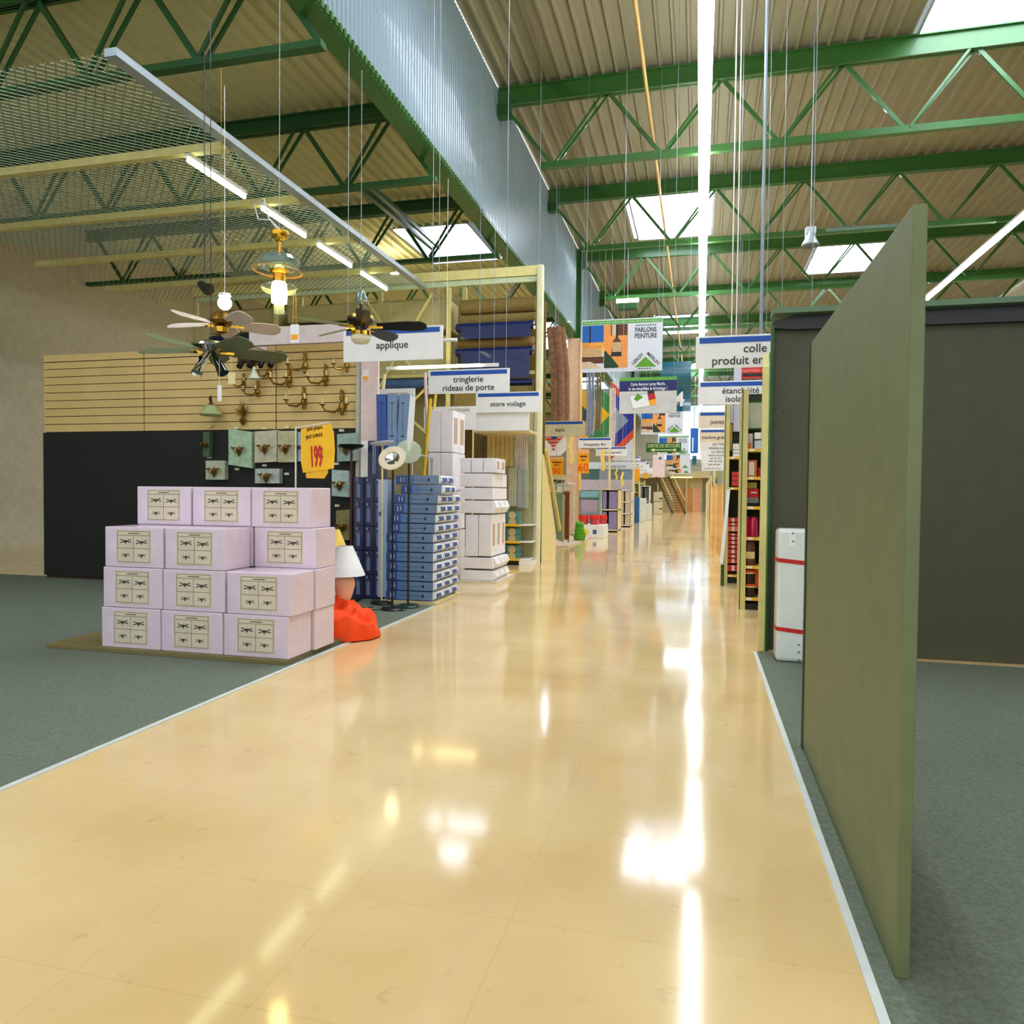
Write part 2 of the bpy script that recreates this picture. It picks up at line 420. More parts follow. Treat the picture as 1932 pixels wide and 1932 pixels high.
# ------------------------------------------------------------------ pallet rack at Y 14.9
YR = 14.9
t = thing('pallet_rack', (-7.3, YR, 0), 'tall cream pallet rack behind the lighting and curtain departments', 'rack')
ups = [-3.26, -5.2, -7.25, -9.3, -11.35]
for x in ups:
    MB().box(x - .05, x + .05, YR, YR + .06, 0, 6.05).box(x - .05, x - .04, YR, YR + .1, 0, 6.05).build('upright', CREAM_D, t)
    if x < -4: MB().box(x - .05, x + .05, YR + 1.1, YR + 1.16, 0, 6.05).build('upright', CREAM_D, t)
MB().box(-11.4, -3.17, YR - .05, YR + .06, 5.88, 6.07).build('top_beam', mat('ochre_rack_beam', (240, 228, 150), 0.5), t)
MB().box(-11.35, -3.26, YR - .02, YR + .06, 5.76, 5.87).build('beam', mat('greenish_lit_beam', (206, 220, 176), 0.5), t)  # greenish light on the lower flange put into its colour
MB().box(-11.35, -3.26, YR + .3, YR + .36, 3.93, 4.0).build('beam', CREAM_D, t)
for xa, xb, za, zb in ((-7.2, -6.0, 5.7, 4.0), (-5.6, -6.9, 5.7, 3.6), (-6.9, -5.6, 3.7, 2.6), (-5.7, -6.9, 3.7, 2.6)):
    MB().bar((xa, YR + .15, za), (xb, YR + .15, zb), .05, .02).build('diagonal_brace', CREAM_D, t)
MB().box(-11.35, -5.25, YR + 1.17, YR + 1.2, .2, 5.86).build('back_sheet', mat('beige_rack_sheet', (178, 166, 112), 0.7), t)
MB().box(-5.15, -3.3, YR + 1.0, YR + 1.05, .2, 5.6).build('back_panel', mat('brown_fibre_panel', (120, 98, 40), 0.8, var=.3, scale=30), t)
# end panel towards the aisle
MB().prism_x([(YR - .1, 0), (16.5, 0), (16.55, .42), (15.25, 2.2), (YR - .02, 2.25)], -3.2, -3.14).build('end_panel', mat('cream_end_panel', (240, 222, 158), 0.4, coat=.3), t)
MB().bar((-3.1, 15.1, 2.35), (-3.1, 16.75, .6), .05, .12).build('slanted_edge', mat('ochre_edge', (206, 184, 104), 0.5), t)
MB().box(-3.24, -3.14, YR - .16, YR + .0, 0, 6.05).build('end_post', mat('light_end_post', (236, 232, 186), 0.45), t)

def roll(name, x0, x1, yc, zc, r, m, label, cat, group=None, flap=None):
    t_ = thing(name, ((x0 + x1) / 2, yc, zc - r), label, cat, group)
    MB().tube([(x0, yc, zc), (x1, yc, zc)], r, 20).build('roll', m, t_, smooth=True)
    MB().tube([(x0 - .05, yc, zc), (x1 + .05, yc, zc)], r * .3, 12).build('core', mat('cardboard_core', (150, 120, 80), .8), t_, smooth=True)
    if flap: MB().box(x0 + .12, x1 - .06, yc - r - .006, yc - r + .004, flap, zc).build('hanging_flap', m, t_)
    return t_
CARP1 = mat('flecked_brown_carpet', (136, 116, 62), .95, var=.35, scale=40, bump=.3)
tag(MB().box(-5.1, -3.36, YR + .12, YR + .15, 2.75, 3.66).build('carpet_sheet', CARP1), 'flecked brown carpet sheet hanging below the slim blue roll', 'carpet')
CARP2 = mat('tan_carpet', (150, 118, 62), .95, var=.25, scale=30, bump=.3)
roll('carpet_roll', -5.05, -3.4, YR + .45, 5.42, .16, CARP1, 'flecked brown carpet roll on top level of the rack', 'carpet roll')
roll('carpet_roll', -5.05, -3.4, YR + .45, 5.12, .13, CARP1, 'darker flecked carpet roll just above the upper blue roll', 'carpet roll')
roll('vinyl_roll', -5.1, -3.4, YR + .3, 4.95, .09, VINYLB, 'dark blue vinyl roll with a short flap, upper of the two in rack', 'vinyl roll', flap=4.69)
roll('carpet_roll', -5.1, -3.45, YR + .5, 4.62, .13, CARP2, 'tan carpet roll between the two blue vinyl rolls', 'carpet roll')
roll('vinyl_roll', -5.1, -3.42, YR + .3, 4.42, .09, VINYLB, 'dark blue vinyl roll with a long hanging flap, below the tan roll', 'vinyl roll', flap=3.85)
roll('vinyl_roll', -5.1, -3.42, YR + .3, 3.76, .07, VINYLB, 'slim blue vinyl roll lying below the long hanging flap', 'vinyl roll')
roll('vinyl_roll', -9.2, -7.3, YR + .4, 5.03, .17, mat('bright_blue_vinyl', (12, 46, 110), .4), 'blue vinyl roll high in the rack behind the brass ceiling fan', 'vinyl roll')
roll('vinyl_roll', -11.2, -9.4, YR + .4, 4.9, .16, MATS['bright_blue_vinyl'], 'blue vinyl roll in the rack bay farthest from the aisle', 'vinyl roll')
roll('vinyl_roll', -7.15, -5.3, YR + .4, 3.8, .12, mat('slate_blue_vinyl', (66, 96, 140), .5), 'slate blue roll in the rack just under the applique sign', 'vinyl roll')
for i, (x0, x1, z0, z1) in enumerate(((-7.15, -5.3, 4.95, 5.6), (-7.15, -5.3, 4.0, 4.82), (-9.2, -7.35, 5.25, 5.62), (-9.2, -7.35, 4.0, 4.8), (-11.2, -9.4, 5.1, 5.6))):
    wh = ['upper beige sheet pack above the applique sign', 'lower beige sheet pack behind the applique sign', 'beige sheet pack above the bright blue roll', 'beige sheet pack below the bright blue roll', 'beige sheet pack in the rack bay farthest from the aisle'][i]
    tag(MB().box(x0, x1, YR + .35, YR + 1.0, z0, z1).build('sheet_pack', mat('beige_sheet_pack', (190, 178, 122), .7), bevel=.02), wh, 'sheet pack')

# ------------------------------------------------------------------ slat wall with wall lamps (Y 9.7)
YS = 9.7
SLAT = mat('tan_slat_board', (222, 190, 122), .55, var=.06, scale=2)
t = thing('display_wall', (-7.4, YS, 0), 'tan slatted display wall with a black lower half for wall lamps', 'display wall')
for x0, x1 in ((-10.2, -8.32), (-8.3, -6.04), (-6.02, -4.74)):
    m = MB(); z = 2.34; 
    while z < 3.4:
        m.box(x0, x1, YS, YS + .03, z, min(z + .113, 3.62)); z += .125
    m.box(x0, x1, YS, YS + .03, 3.44, 3.56)
    m.build('slat_panel', SLAT, t)
MB().box(-10.2, -4.74, YS + .03, YS + .05, 0, 3.56).build('backing', mat('dark_groove', (70, 56, 30), .8), t)
MB().box(-4.74, -4.69, YS - .04, YS + .06, 0, 3.62).build('corner_post', mat('greyish_post', (186, 184, 168), .5), t)
BLK = mat('black_display_board', (18, 20, 14), .7)
MB().box(-10.2, -4.76, YS - .02, YS + .0, 0.05, 2.325).build('black_panel', BLK, t)
hx0, hz1 = PX(470, 619, YS - .4); hx1, hz0 = PX(652, 644, YS - .4)
MB().box(hx0, hx1, YS - .4, YS - .3, hz0, hz1).box(hx0, hx0 + .04, YS - .3, YS - .02, hz0, hz1).build('header_board', mat('pinkish_white_board', (222, 206, 204), .5), t)
TICK = mat('price_ticket_paper', (226, 218, 180), .5)
for (u, v) in ((395, 804), (447, 807), (499, 808), (541, 806), (644, 812), (447, 885), (499, 878), (541, 894), (635, 875), (636, 954), (395, 863), (630, 1040)):
    x, z = PX(u, v, YS - .04); MB().box(x - .035, x + .035, YS - .045, YS - .02, z - .016, z + .016).build('price_ticket', TICK, t)
# pink partition beside it
t = thing('partition_panel', (-4.54, YS, 0), 'tall pinkish partition panel at the end of the lamp wall', 'partition')
MB().box(-4.67, -4.41, YS - .02, YS + .03, 0, 3.4).build('panel', mat('pink_laminate', (232, 206, 200), .45), t)
x, z = PX(690, 708, YS - .03)
q = MB().box(x - .045, x + .045, YS - .03, YS - .022, z - .08, z + .08).build('price_card', WHITE, t)
MB().box(x - .04, x + .04, YS - .034, YS - .03, z - .065, z - .015).build('orange_price', ORNG, q)

# wall lamps
CANDLE = mat('ivory_candle', (232, 214, 150), .4)
def sconce(u, v, arms, label, s=1.0, kind='candle', Y=None):
    s *= 1.15
    Y = Y or YS
    x, z = PX(u, v, Y - .05)
    t_ = thing('wall_lamp', (x, Y, z), label, 'wall lamp', None)
    MB().lathe([(0, -.1 * s), (.02 * s, -.08 * s), (.012 * s, -.05 * s), (.035 * s, -.03 * s), (.03 * s, 0), (.012 * s, .03 * s), (.025 * s, .07 * s), (.012 * s, .1 * s), (.02 * s, .13 * s), (0, .16 * s)], (x, Y - .035, z), 10).build('backplate', BRASS_D, t_, smooth=True)
    for a in arms:
        w_ = .16 * s * a
        pts = [(x, Y - .05, z - .02 * s), (x + w_ * .35, Y - .1, z - .07 * s), (x + w_ * .8, Y - .15, z - .06 * s), (x + w_, Y - .16, z - .01 * s)]
        MB().tube(pts, .013 * s, 6).build('arm', BRASS_D, t_, smooth=True)
        if kind == 'candle':
            c = (x + w_, Y - .16, z - .01 * s)
            MB().lathe([(0, 0), (.03 * s, .006), (.038 * s, .014), (.012 * s, .02)], c, 10).build('drip_cup', BRASS_D, t_, smooth=True)
            MB().tube([(c[0], c[1], c[2] + .01), (c[0], c[1], c[2] + .07 * s)], .011 * s, 6).build('candle', CANDLE, t_)
        else:
            c = (x + w_, Y - .16, z - .02 * s)
            MB().lathe([(.02 * s, 0), (.03 * s, -.04 * s), (.05 * s, -.1 * s), (.085 * s, -.15 * s), (.08 * s, -.152 * s), (.045 * s, -.1 * s), (.02 * s, -.03 * s)], c, 14).build('shade', FROST, t_, smooth=True)
    return t_
sconce(574, 688, (-1,), 'brass wall lamp with one candle arm, highest on the slats', 1.1)
sconce(653, 688, (-.8,), 'brass wall lamp just below the applique sign', .95)
sconce(544, 714, (-1, .15), 'dark brass wall lamp beside the panel seam', 1.2)
sconce(613, 712, (-1, .4), 'brass candle wall lamp in the middle of the right slat panel', 1.15)
sconce(485, 737, (-1, .3), 'small twin brass wall lamp above the leafy one', .85)
sconce(572, 755, (-1, .4), 'brass twin candle wall lamp low beside the panel seam', 1.15)
sconce(644, 764, (-1, .55), 'brass twin candle wall lamp nearest the pink partition', 1.3)
sconce(507, 700, (-.6,), 'slim brass wall lamp half behind the grey fan blade', 1.0)
sconce(478, 692, (.5,), 'wall lamp with a white bell shade on the slats', 1.0, 'shade')
sconce(458, 722, (-.6, .6), 'brass wall lamp with two cream candles left of the bell shade', .8)
# leafy sconce
x, z = PX(458, 775, YS - .05)
t = thing('wall_lamp', (x, YS, z - .1), 'gilded wall lamp shaped like a spray of reeds', 'wall lamp')
m = MB()
for k in range(13):
    a = math.radians(-60 + k * 10); L = .16 + .12 * random.random()
    m.tube([(x, YS - .04, z - .1), (x + math.sin(a) * L * .5, YS - .09, z - .1 + math.cos(a) * L * .6), (x + math.sin(a) * L, YS - .12, z - .1 + math.cos(a) * L)], [.008, .009, .001], 5)
m.build('reeds', BRASS_D, t, smooth=True)
MB().lathe([(0, -.12), (.03, -.09), (.05, -.03), (.02, 0)], (x, YS - .05, z - .1), 10).build('backplate', BRASS_D, t, smooth=True)
# glass shaded lamp at the photo's edge
x, z = PX(398, 765, YS - .2)
t = thing('wall_lamp', (x, YS, z - .1), 'large wall lamp with a scalloped clear glass shade on a dark bracket', 'wall lamp')
MB().tube([(x - .12, YS - .0, z), (x - .1, YS - .1, z + .12), (x - .0, YS - .2, z + .13), (x + .02, YS - .2, z + .02)], .014, 8).build('bracket', BLACK, t, smooth=True)
MB().lathe([(.02, .04), (.07, 0), (.1, -.02)], (x, YS - .2, z), 16).build('gallery', BRASS_D, t, smooth=True)
MB().lathe([(.09, 0), (.11, -.06), (.17, -.13), (.15, -.15)], (x, YS - .2, z), 16).build('shade', mat('greenish_glass', (190, 205, 150), .2, trans=.3), t, smooth=True)
# spot bar on the wall behind the fan
x0, z0 = PX(450, 666, YS - .03); x1, z1 = PX(531, 682, YS - .03)
t = thing('spotlight_bar', ((x0 + x1) / 2, YS, z1), 'dark burgundy wall bar with small black spotlights', 'wall light')
MB().box(x0, x1, YS - .05, YS, z1, z0).build('bar', mat('burgundy_lacquer', (56, 14, 12), .4), t)
for k in range(4):
    xx = x0 + .1 + k * (x1 - x0 - .2) / 3
    MB().tube([(xx, YS - .08, z1 + .02), (xx, YS - .16, z1 - .08)], [.03, .045], 10).build('spotlight', BLACK, t, smooth=True)
# lamp samples on boards in the black half
BOARDS = [(431, 812, 475, 880, (168, 196, 160), 'pale green marbled', -.05), (480, 813, 522, 872, (196, 190, 160), 'speckled grey', .02), (524, 813, 556, 872, (186, 180, 140), 'speckled khaki', 0),
          (636, 818, 672, 870, (150, 172, 160), 'grey green', .02), (626, 887, 657, 937, (176, 196, 188), 'pale bluish', -.02), (388, 869, 424, 905, (180, 186, 156), 'small speckled', 0),
          (481, 884, 527, 912, (180, 186, 176), 'low speckled', 0), (634, 962, 659, 1020, (136, 128, 70), 'olive', .02), (383, 815, 395, 862, (70, 90, 60), 'narrow dark green', 0), (562, 815, 568, 870, (150, 175, 180), 'half hidden', 0)]
for i, (u0, v0, u1, v1, col, w_, tl) in enumerate(BOARDS):
    xa, za = PX(u0, v0, YS - .12); xb, zb = PX(u1, v1, YS - .12)
    t = thing('lamp_sample_board', ((xa + xb) / 2, YS - .1, zb), '%s sample board carrying a small brass wall lamp' % w_, 'sample board')
    d = (zb - za) * tl
    MB().prism_y([(xa, za + d), (xb, za - d), (xb, zb - d), (xa, zb + d)], YS - .12, YS - .03).build('board', mat('board_%s' % w_.replace(' ', '_'), col, .5, var=.2, scale=14), t)
    xc = (xa + xb) / 2; zc = za * .45 + zb * .55; s = min(.11, (xb - xa) * .42)
    m = MB()
    for k in (-1, 1):
        m.tube([(xc, YS - .14, zc - s * .4), (xc + k * s * .5, YS - .18, zc - s * .3), (xc + k * s * .7, YS - .18, zc + s * .1)], .008, 6)
        m.lathe([(0, 0), (.03, .01), (.034, .03)], (xc + k * s * .7, YS - .18, zc + s * .1), 8)
    m.build('lamp_arms', BRASS_D, t, smooth=True)
    MB().lathe([(0, -s * .9), (.025, -s * .5), (.045, 0), (.02, s * .3), (0, s * .6)], (xc, YS - .15, zc), 10).build('lamp_body', BRASS_D, t, smooth=True)

# ------------------------------------------------------------------ ceiling fan cartons on their low platform
tag(MB().box(-5.7, -3.28, 5.42, 6.5, .006, .045).build('low_platform', mat('olive_platform', (120, 108, 66), .6), bevel=.004), 'low flat wooden platform under the ceiling fan cartons', 'platform')
def fan_star(m, cx, cz, r, y, dark):
    for a in (28, 152, -12, 200, 90):
        L = r if a != 90 else r * .35
        dx = math.cos(math.radians(a)) * L; dz = math.sin(math.radians(a)) * L * .6
        m.bar((cx, y, cz), (cx + dx, y, cz + dz), .008 if dark else .005, .001, 1)
    m.box(cx - .007, cx + .007, y - .001, y, cz - .02, cz + .012, 1)
def fan_carton(x0, x1, y0, y1, z0, z1, label):
    t_ = thing('ceiling_fan_carton', ((x0 + x1) / 2, (y0 + y1) / 2, z0), label, 'carton', 'shrink wrapped ceiling fan cartons')
    MB().box(x0, x1, y0, y1, z0, z1).build('carton_box', CARTP, t_, bevel=.008)
    cx = (x0 + x1) / 2 + .0; cz = (z0 + z1) / 2 + .005; yy = y0 - .0015; hw, hh = .165, .135
    lp = MB().box(cx - hw - .012, cx + hw + .012, yy - .001, y0 + .001, cz - hh - .01, cz + hh + .01).build('printed_label', LABELP, t_)
    m = MB(); yy -= .0015
    for xx in (cx - hw, cx, cx + hw): m.box(xx - .002, xx + .002, yy, yy + .001, cz - hh, cz + hh - (.035 if xx == cx else 0), 0)
    for zz in (cz - hh, cz - .015, cz + hh - .035, cz + hh): m.box(cx - hw, cx + hw, yy, yy + .001, zz - .002, zz + .002, 0)
    m.box(cx - .055, cx + .06, yy, yy + .001, cz + hh - .022, cz + hh - .014, 0)
    fan_star(m, cx - hw / 2, cz + .045, .06, yy, True); fan_star(m, cx + hw / 2, cz + .04, .06, yy, True)
    fan_star(m, cx - hw / 2, cz - .075, .045, yy, False); fan_star(m, cx + hw / 2, cz - .075, .045, yy, False)
    m.build('printed_drawings', [LABELI, INK], lp)
    return t_
H_ = .355; z0 = .045
FC = [(-3.89, -3.275, 5.46, 5.83, 0, 'front corner of the stack, on the platform'), (-4.51, -3.9, 5.46, 5.83, 0, 'left of the corner one on the platform'), (-3.86, -3.25, 5.85, 6.2, 0, 'second row back on the platform'), (-5.13, -4.52, 5.46, 5.83, 0, 'bottom layer, farthest from the aisle'),
      (-3.86, -3.25, 5.46, 5.83, 1, 'second layer, directly on the corner one'), (-4.49, -3.88, 5.46, 5.83, 1, 'second layer, one in from the aisle'), (-3.85, -3.24, 5.85, 6.2, 1, 'second layer, in the second row back'), (-5.11, -4.5, 5.46, 5.83, 1, 'second layer, farthest from the aisle'),
      (-4.47, -3.88, 5.46, 5.83, 2, 'third layer, set forward beside the dark gap'), (-3.86, -3.25, 5.86, 6.22, 2, 'third layer, set back under the top aisle one'), (-5.09, -4.49, 5.46, 5.83, 2, 'third layer, farthest from the aisle'), (-4.5, -3.88, 5.86, 6.22, 2, 'third layer, hidden behind the forward one'),
      (-3.89, -3.3, 5.86, 6.22, 3, 'top layer, the one beside the yellow price card'), (-4.5, -3.9, 5.86, 6.22, 3, 'top layer, one in from the aisle'), (-5.1, -4.52, 5.86, 6.22, 3, 'top layer, farthest from the aisle')]
for (a, b_, c, d, lv, wh) in FC:
    if 'hidden' in wh: wh = 'third layer, mostly behind the forward one'
    fan_carton(a, b_, c, d, z0 + lv * (H_ + .002), z0 + lv * (H_ + .002) + H_, 'pinkish white ceiling fan carton, %s' % wh)
fan_carton(-5.1, -4.5, 5.86, 6.22, z0 + 2 * (H_ + .002), z0 + 2 * (H_ + .002) + H_, 'pinkish white ceiling fan carton, third layer, rear one farthest from the aisle')

# yellow price placard on its stand
Y = 6.35; xa, za = PX(558, 807, Y); zt = z0 + 4 * (H_ + .002)
t = thing('price_placard', (xa, 6.35, 0), 'yellow card reading prix phare 199 on a white stand beside cartons', 'price sign')
MB().tube([(xa, 6.35, 0.045), (xa, 6.35, za)], .008).box(xa - .1, xa + .1, 6.28, 6.42, .045, .055).build('stand', OFFW, t)
xb, zb = PX(622, 797, Y)
MB().tube([(xa, Y, za), (xb, Y, zb)], .006).build('arm', OFFW, t)
pts = [PX(u, v, Y) for u, v in ((568, 810), (624, 800), (630, 815), (632, 850), (630, 884), (572, 892), (568, 870))]
MB().prism_y(pts, Y - .004, Y + .0).build('card', YEL, t)
pts = [PX(u, v, Y + .01) for u, v in ((577, 888), (619, 884), (619, 892), (612, 903), (578, 902))]
MB().prism_y(pts, Y + .006, Y + .01).build('rear_card', YEL, t)
y_ = Y - .008; rt = .11
x, z = PX(580, 813, Y); letters(t, 'prix phare', x, y_, z, .055, mat('brown_ink', (90, 48, 0), .6), align='LEFT', width=.16, bold=.0008, rot=rt)
x, z = PX(578, 829, Y); letters(t, 'SPOT À PINCE', x, y_, z, .045, MATS['brown_ink'], align='LEFT', width=.175, rot=rt * 1.6, bold=.001)
x, z = PX(586, 880, Y); letters(t, '199', x, y_, z, .27, RED, align='LEFT', width=.115, rot=.05, bold=.008)
x, z = PX(608, 863, Y); MB().box(x, x + .012, y_ - .001, y_ + .003, z, z + .012).box(x - .01, x + .01, y_ - .001, y_ + .003, z + .08, z + .09).build('price_mark', RED, t)

# ------------------------------------------------------------------ ceiling fans
def blade(t_, c, ang, r0, r1, w0, w1, m, pitch=.2, name='blade', z=0, tipround=True):
    ca, sa = math.cos(ang), math.sin(ang); mb = MB()
    out = [(r0, -w0), (r0 + (r1 - r0) * .6, -w1), (r1 - .05, -w1 * .95), (r1, -w1 * .4), (r1, w1 * .4), (r1 - .05, w1 * .95), (r0 + (r1 - r0) * .6, w1), (r0, w0)]
    top = []; bot = []
    for r, s in out:
        zz = c[2] + z + math.sin(pitch) * s; s2 = s * math.cos(pitch)
        top.append((c[0] + ca * r - sa * s2, c[1] + sa * r + ca * s2, zz + .004)); bot.append((top[-1][0], top[-1][1], zz - .004))
    n = len(out)
    mb.add(top + bot, [tuple(range(n)), tuple(range(2 * n - 1, n - 1, -1))] + [(i, (i + 1) % n, (i + 1) % n + n, i + n) for i in range(n)])
    b_ = mb.build(name, m, t_)
    MB().bar((c[0] + ca * .08, c[1] + sa * .08, c[2] + z - .01), (c[0] + ca * (r0 + .06), c[1] + sa * (r0 + .06), c[2] + z - .008), .03, .008).build('blade_iron', BRASS, b_)
    return b_
# brass and glass fan with the glowing lamp
x, z = PX(527, 437, 5.6); zc = z
t = thing('ceiling_fan', (x, 5.6, z), 'brass and clear glass ceiling fan with a glowing cylindrical lamp', 'ceiling fan')
MB().lathe([(0, 0), (.075, 0), (.078, -.02), (.06, -.055), (.035, -.08), (0, -.085)], (x, 5.6, z)).build('canopy', BRASS, t, smooth=True)
MB().tube([(x, 5.6, z - .08), (x, 5.6, z - .2)], .014).build('down_rod', BRASS, t, smooth=True)
MB().lathe([(.03, -.19), (.1, -.2), (.15, -.215), (.172, -.25), (.165, -.285), (.12, -.32), (.05, -.335)], (x, 5.6, z), 28).build('glass_housing', SMOKE, t, smooth=True)
MB().lathe([(0, -.31), (.09, -.325), (.07, -.35), (.05, -.355), (.05, -.42), (.0, -.42)], (x, 5.6, z)).build('hub', BRASS, t, smooth=True)
MB().lathe([(.19, -.335), (.2, -.338), (.207, -.33), (.2, -.322), (.19, -.325)], (x, 5.6, z), 28, tilt=(0, .05)).build('amber_rim', mat('amber_acrylic', (224, 160, 80), .1, alpha=.4), t)
MB().lathe([(.14, -.455), (.146, -.47), (.13, -.5), (.1, -.51)], (x, 5.6, z), 24).build('glass_collar', GLASS, t, smooth=True)
MB().lathe([(0, -.42), (.05, -.42), (.06, -.435), (.066, -.5), (.062, -.595), (0, -.6)], (x, 5.6, z), 20).build('lamp', WARM, t, smooth=True)
MB().lathe([(.042, -.6), (.045, -.68), (.043, -.68)], (x, 5.6, z), 16).build('glass_chimney', GLASS, t, smooth=True)
MB().tube([(x, 5.6, z), (x - .1, 5.6, z + .12), (x - .16, 5.62, z + .3), (x - .24, 5.6, z + .25), (x - .2, 5.6, z + .12), (x - .08, 5.6, z + .1), (x, 5.6, z + .02)], .006, 6).build('cord', OFFW, t, smooth=True)
MB().tube([(x, 5.6, z), (x, 5.6, 5.7)], .003, 5).build('hanging_wire', STEEL, t)
xt, zt_ = PX(556, 580, 5.55)
tt = thing('price_tag', (xt, 5.55, zt_), 'white tag with orange price hanging from the glass ceiling fan', 'price tag')
MB().box(xt - .038, xt + .038, 5.548, 5.552, PX(556, 646, 5.55)[1], PX(556, 612, 5.55)[1]).build('card', WHITE, tt)
MB().box(xt - .03, xt + .03, 5.545, 5.548, PX(556, 641, 5.55)[1], PX(556, 631, 5.55)[1]).build('orange_price', ORNG, tt)
MB().tube([(xt - .01, 5.55, zt_ + .12), (xt - .015, 5.55, PX(556, 612, 5.55)[1])], .002, 4).tube([(xt + .01, 5.55, zt_ + .12), (xt + .015, 5.55, PX(556, 612, 5.55)[1])], .002, 4).build('string', ORNG, tt)

# black and brass fan with white glass bowl
Y = 7.0; x, z = PX(681, 548, Y)
t = thing('ceiling_fan', (x, Y, z), 'black and brass ceiling fan with a white glass bowl, near the applique sign', 'ceiling fan')
MB().lathe([(.0, 0), (.03, -.0), (.06, -.06), (.065, -.12), (.03, -.15), (0, -.155)], (x, Y, z)).build('canopy', SMOKE, t, smooth=True)
MB().tube([(x, Y, z - .14), (x, Y, z - .24)], .014).build('down_rod', BLACK, t)
zc = z - .24
MB().lathe([(0, 0), (.08, 0), (.13, -.025), (.14, -.05), (.135, -.055)], (x, Y, zc)).build('motor_cover', BRASS, t, smooth=True)
MB().lathe([(.135, -.05), (.14, -.07), (.11, -.1), (.06, -.13), (.05, -.18), (0, -.18)], (x, Y, zc)).build('motor', BLACK, t, smooth=True)
for k, a in enumerate((10, 82, -62, 154, 226)): blade(t, (x, Y, zc), math.radians(a), .17, .68, .05, .075, BLACK if k < 3 else mat('olive_blade', (92, 92, 50), .4), -.42, z=-.125)
MB().lathe([(.06, -.17), (.1, -.18), (.106, -.22), (.095, -.222)], (x, Y, zc)).build('lamp_ring', BRASS, t, smooth=True)
MB().lathe([(.1, -.22), (.1, -.26), (.07, -.295), (0, -.31)], (x, Y, zc)).build('glass_bowl', FROST, t, smooth=True)
MB().tube([(x, Y, z), (x, Y, 5.7)], .003, 5).build('hanging_wire', STEEL, t)

# white bladed fan, grey green bladed fan and globe lamps at the photo's edge
Y = 6.6; x, z = PX(418, 612, Y)
t = thing('ceiling_fan', (x, Y, z), 'brass ceiling fan with pale blades, above the grey green bladed fan', 'ceiling fan')
MB().lathe([(0, .12), (.06, .12), (.1, .08), (.13, .03), (.1, 0), (0, 0)], (x, Y, z)).build('motor', BRASS_D, t, smooth=True)
MB().tube([(x, Y, z + .1), (x, Y, 5.68)], .003, 6).build('down_rod', BRASS_D, t)
PALE = mat('pale_blade', (214, 200, 184), .5)
for k, a in enumerate((42, -30, 114, 186, 258)): blade(t, (x, Y, z), math.radians(a), .16, .58, .06, .09, PALE, -.45)
MB().lathe([(0, -.1), (.06, -.08), (.07, -.03), (.03, 0)], (x, Y, z)).build('switch_housing', BRASS, t, smooth=True)
Y = 5.9; x, z = PX(398, 655, Y)
t = thing('ceiling_fan', (x, Y, z), 'chrome ceiling fan with grey green blades and chrome spotlights', 'ceiling fan')
MB().lathe([(0, .06), (.1, .05), (.17, .02), (.18, -.0), (.1, -.04), (0, -.05)], (x, Y, z), 28).build('motor', CHROME, t, smooth=True)
MB().tube([(x, Y, z + .05), (x, Y, 5.68)], .004, 6).build('down_rod', BLACK, t)
GB = mat('grey_green_blade', (96, 104, 70), .45)
for k, a in enumerate((45, -27, 117, 189, 261)): blade(t, (x, Y, z), math.radians(a), .14, .68, .06, .085, GB, -.45, z=-.03)
for k, (dx, dy) in enumerate(((.1, -.03), (-.02, -.1), (-.1, 0))):
    MB().tube([(x + dx * .3, Y + dy * .3, z - .05), (x + dx * .8, Y + dy, z - .12), (x + dx * 1.6, Y + dy * 1.5, z - .25)], [.02, .035, .05], 14).build('spotlight', CHROME if k else mat('dark_chrome', (70, 74, 66), .12, metal=1), t, smooth=True)
Y = 6.9
for (u, v, r, m_, lb) in ((424, 572, .072, mat('globe_glow', (255, 255, 190), .5, emit=12, ecol=(250, 255, 170)), 'glowing round globe pendant lamp beside the pale bladed fan'),):
    x, z = PX(u, v, Y)
    t = thing('pendant_lamp', (x, Y, z), lb, 'pendant lamp')
    MB().lathe([(r * math.sin(math.pi * k / 12), -r * math.cos(math.pi * k / 12)) for k in range(13)], (x, Y, z), 20).build('globe', m_, t, smooth=True)
    MB().lathe([(0, .1), (.06, .09), (.065, .06), (.03, .05)], (x, Y, z + .01)).build('cap', WHITE, t, smooth=True)
    MB().tube([(x, Y, z + .1), (x, Y, 5.68)], .004, 5).build('cord', OFFW, t)
x, z = PX(396, 545, 6.3)
t = thing('pendant_lamp', (x, 6.3, z), 'small black spotlight hanging above the globe lamp', 'spotlight')
MB().tube([(x - .1, 6.3, z + .05), (x + .02, 6.25, z - .02)], [.04, .06], 12).build('spot_head', BLACK, t, smooth=True)
MB().tube([(x - .06, 6.3, z + .06), (x - .06, 6.3, 5.68)], .005, 5).build('cord', BLACK, t)
x, z = PX(414, 742, 5.7); tag(MB().box(x - .02, x + .02, 5.7, 5.703, z - .07, z + .07).tube([(x, 5.7, z + .06), (x, 5.7, z + .3)], .002, 4).build('price_tag', WHITE), 'narrow blank white tag hanging on a string below chrome spotlights', 'price tag')
x, z = PX(437, 714, 5.8); tag(MB().box(x - .035, x + .035, 5.8, 5.803, z - .05, z + .05).tube([(x, 5.8, z + .05), (x, 5.8, z + .22)], .002, 4).build('price_tag', mat('cream_tag', (230, 218, 160), .5)), 'square cream tag hanging beside the chrome spotlight', 'price tag')

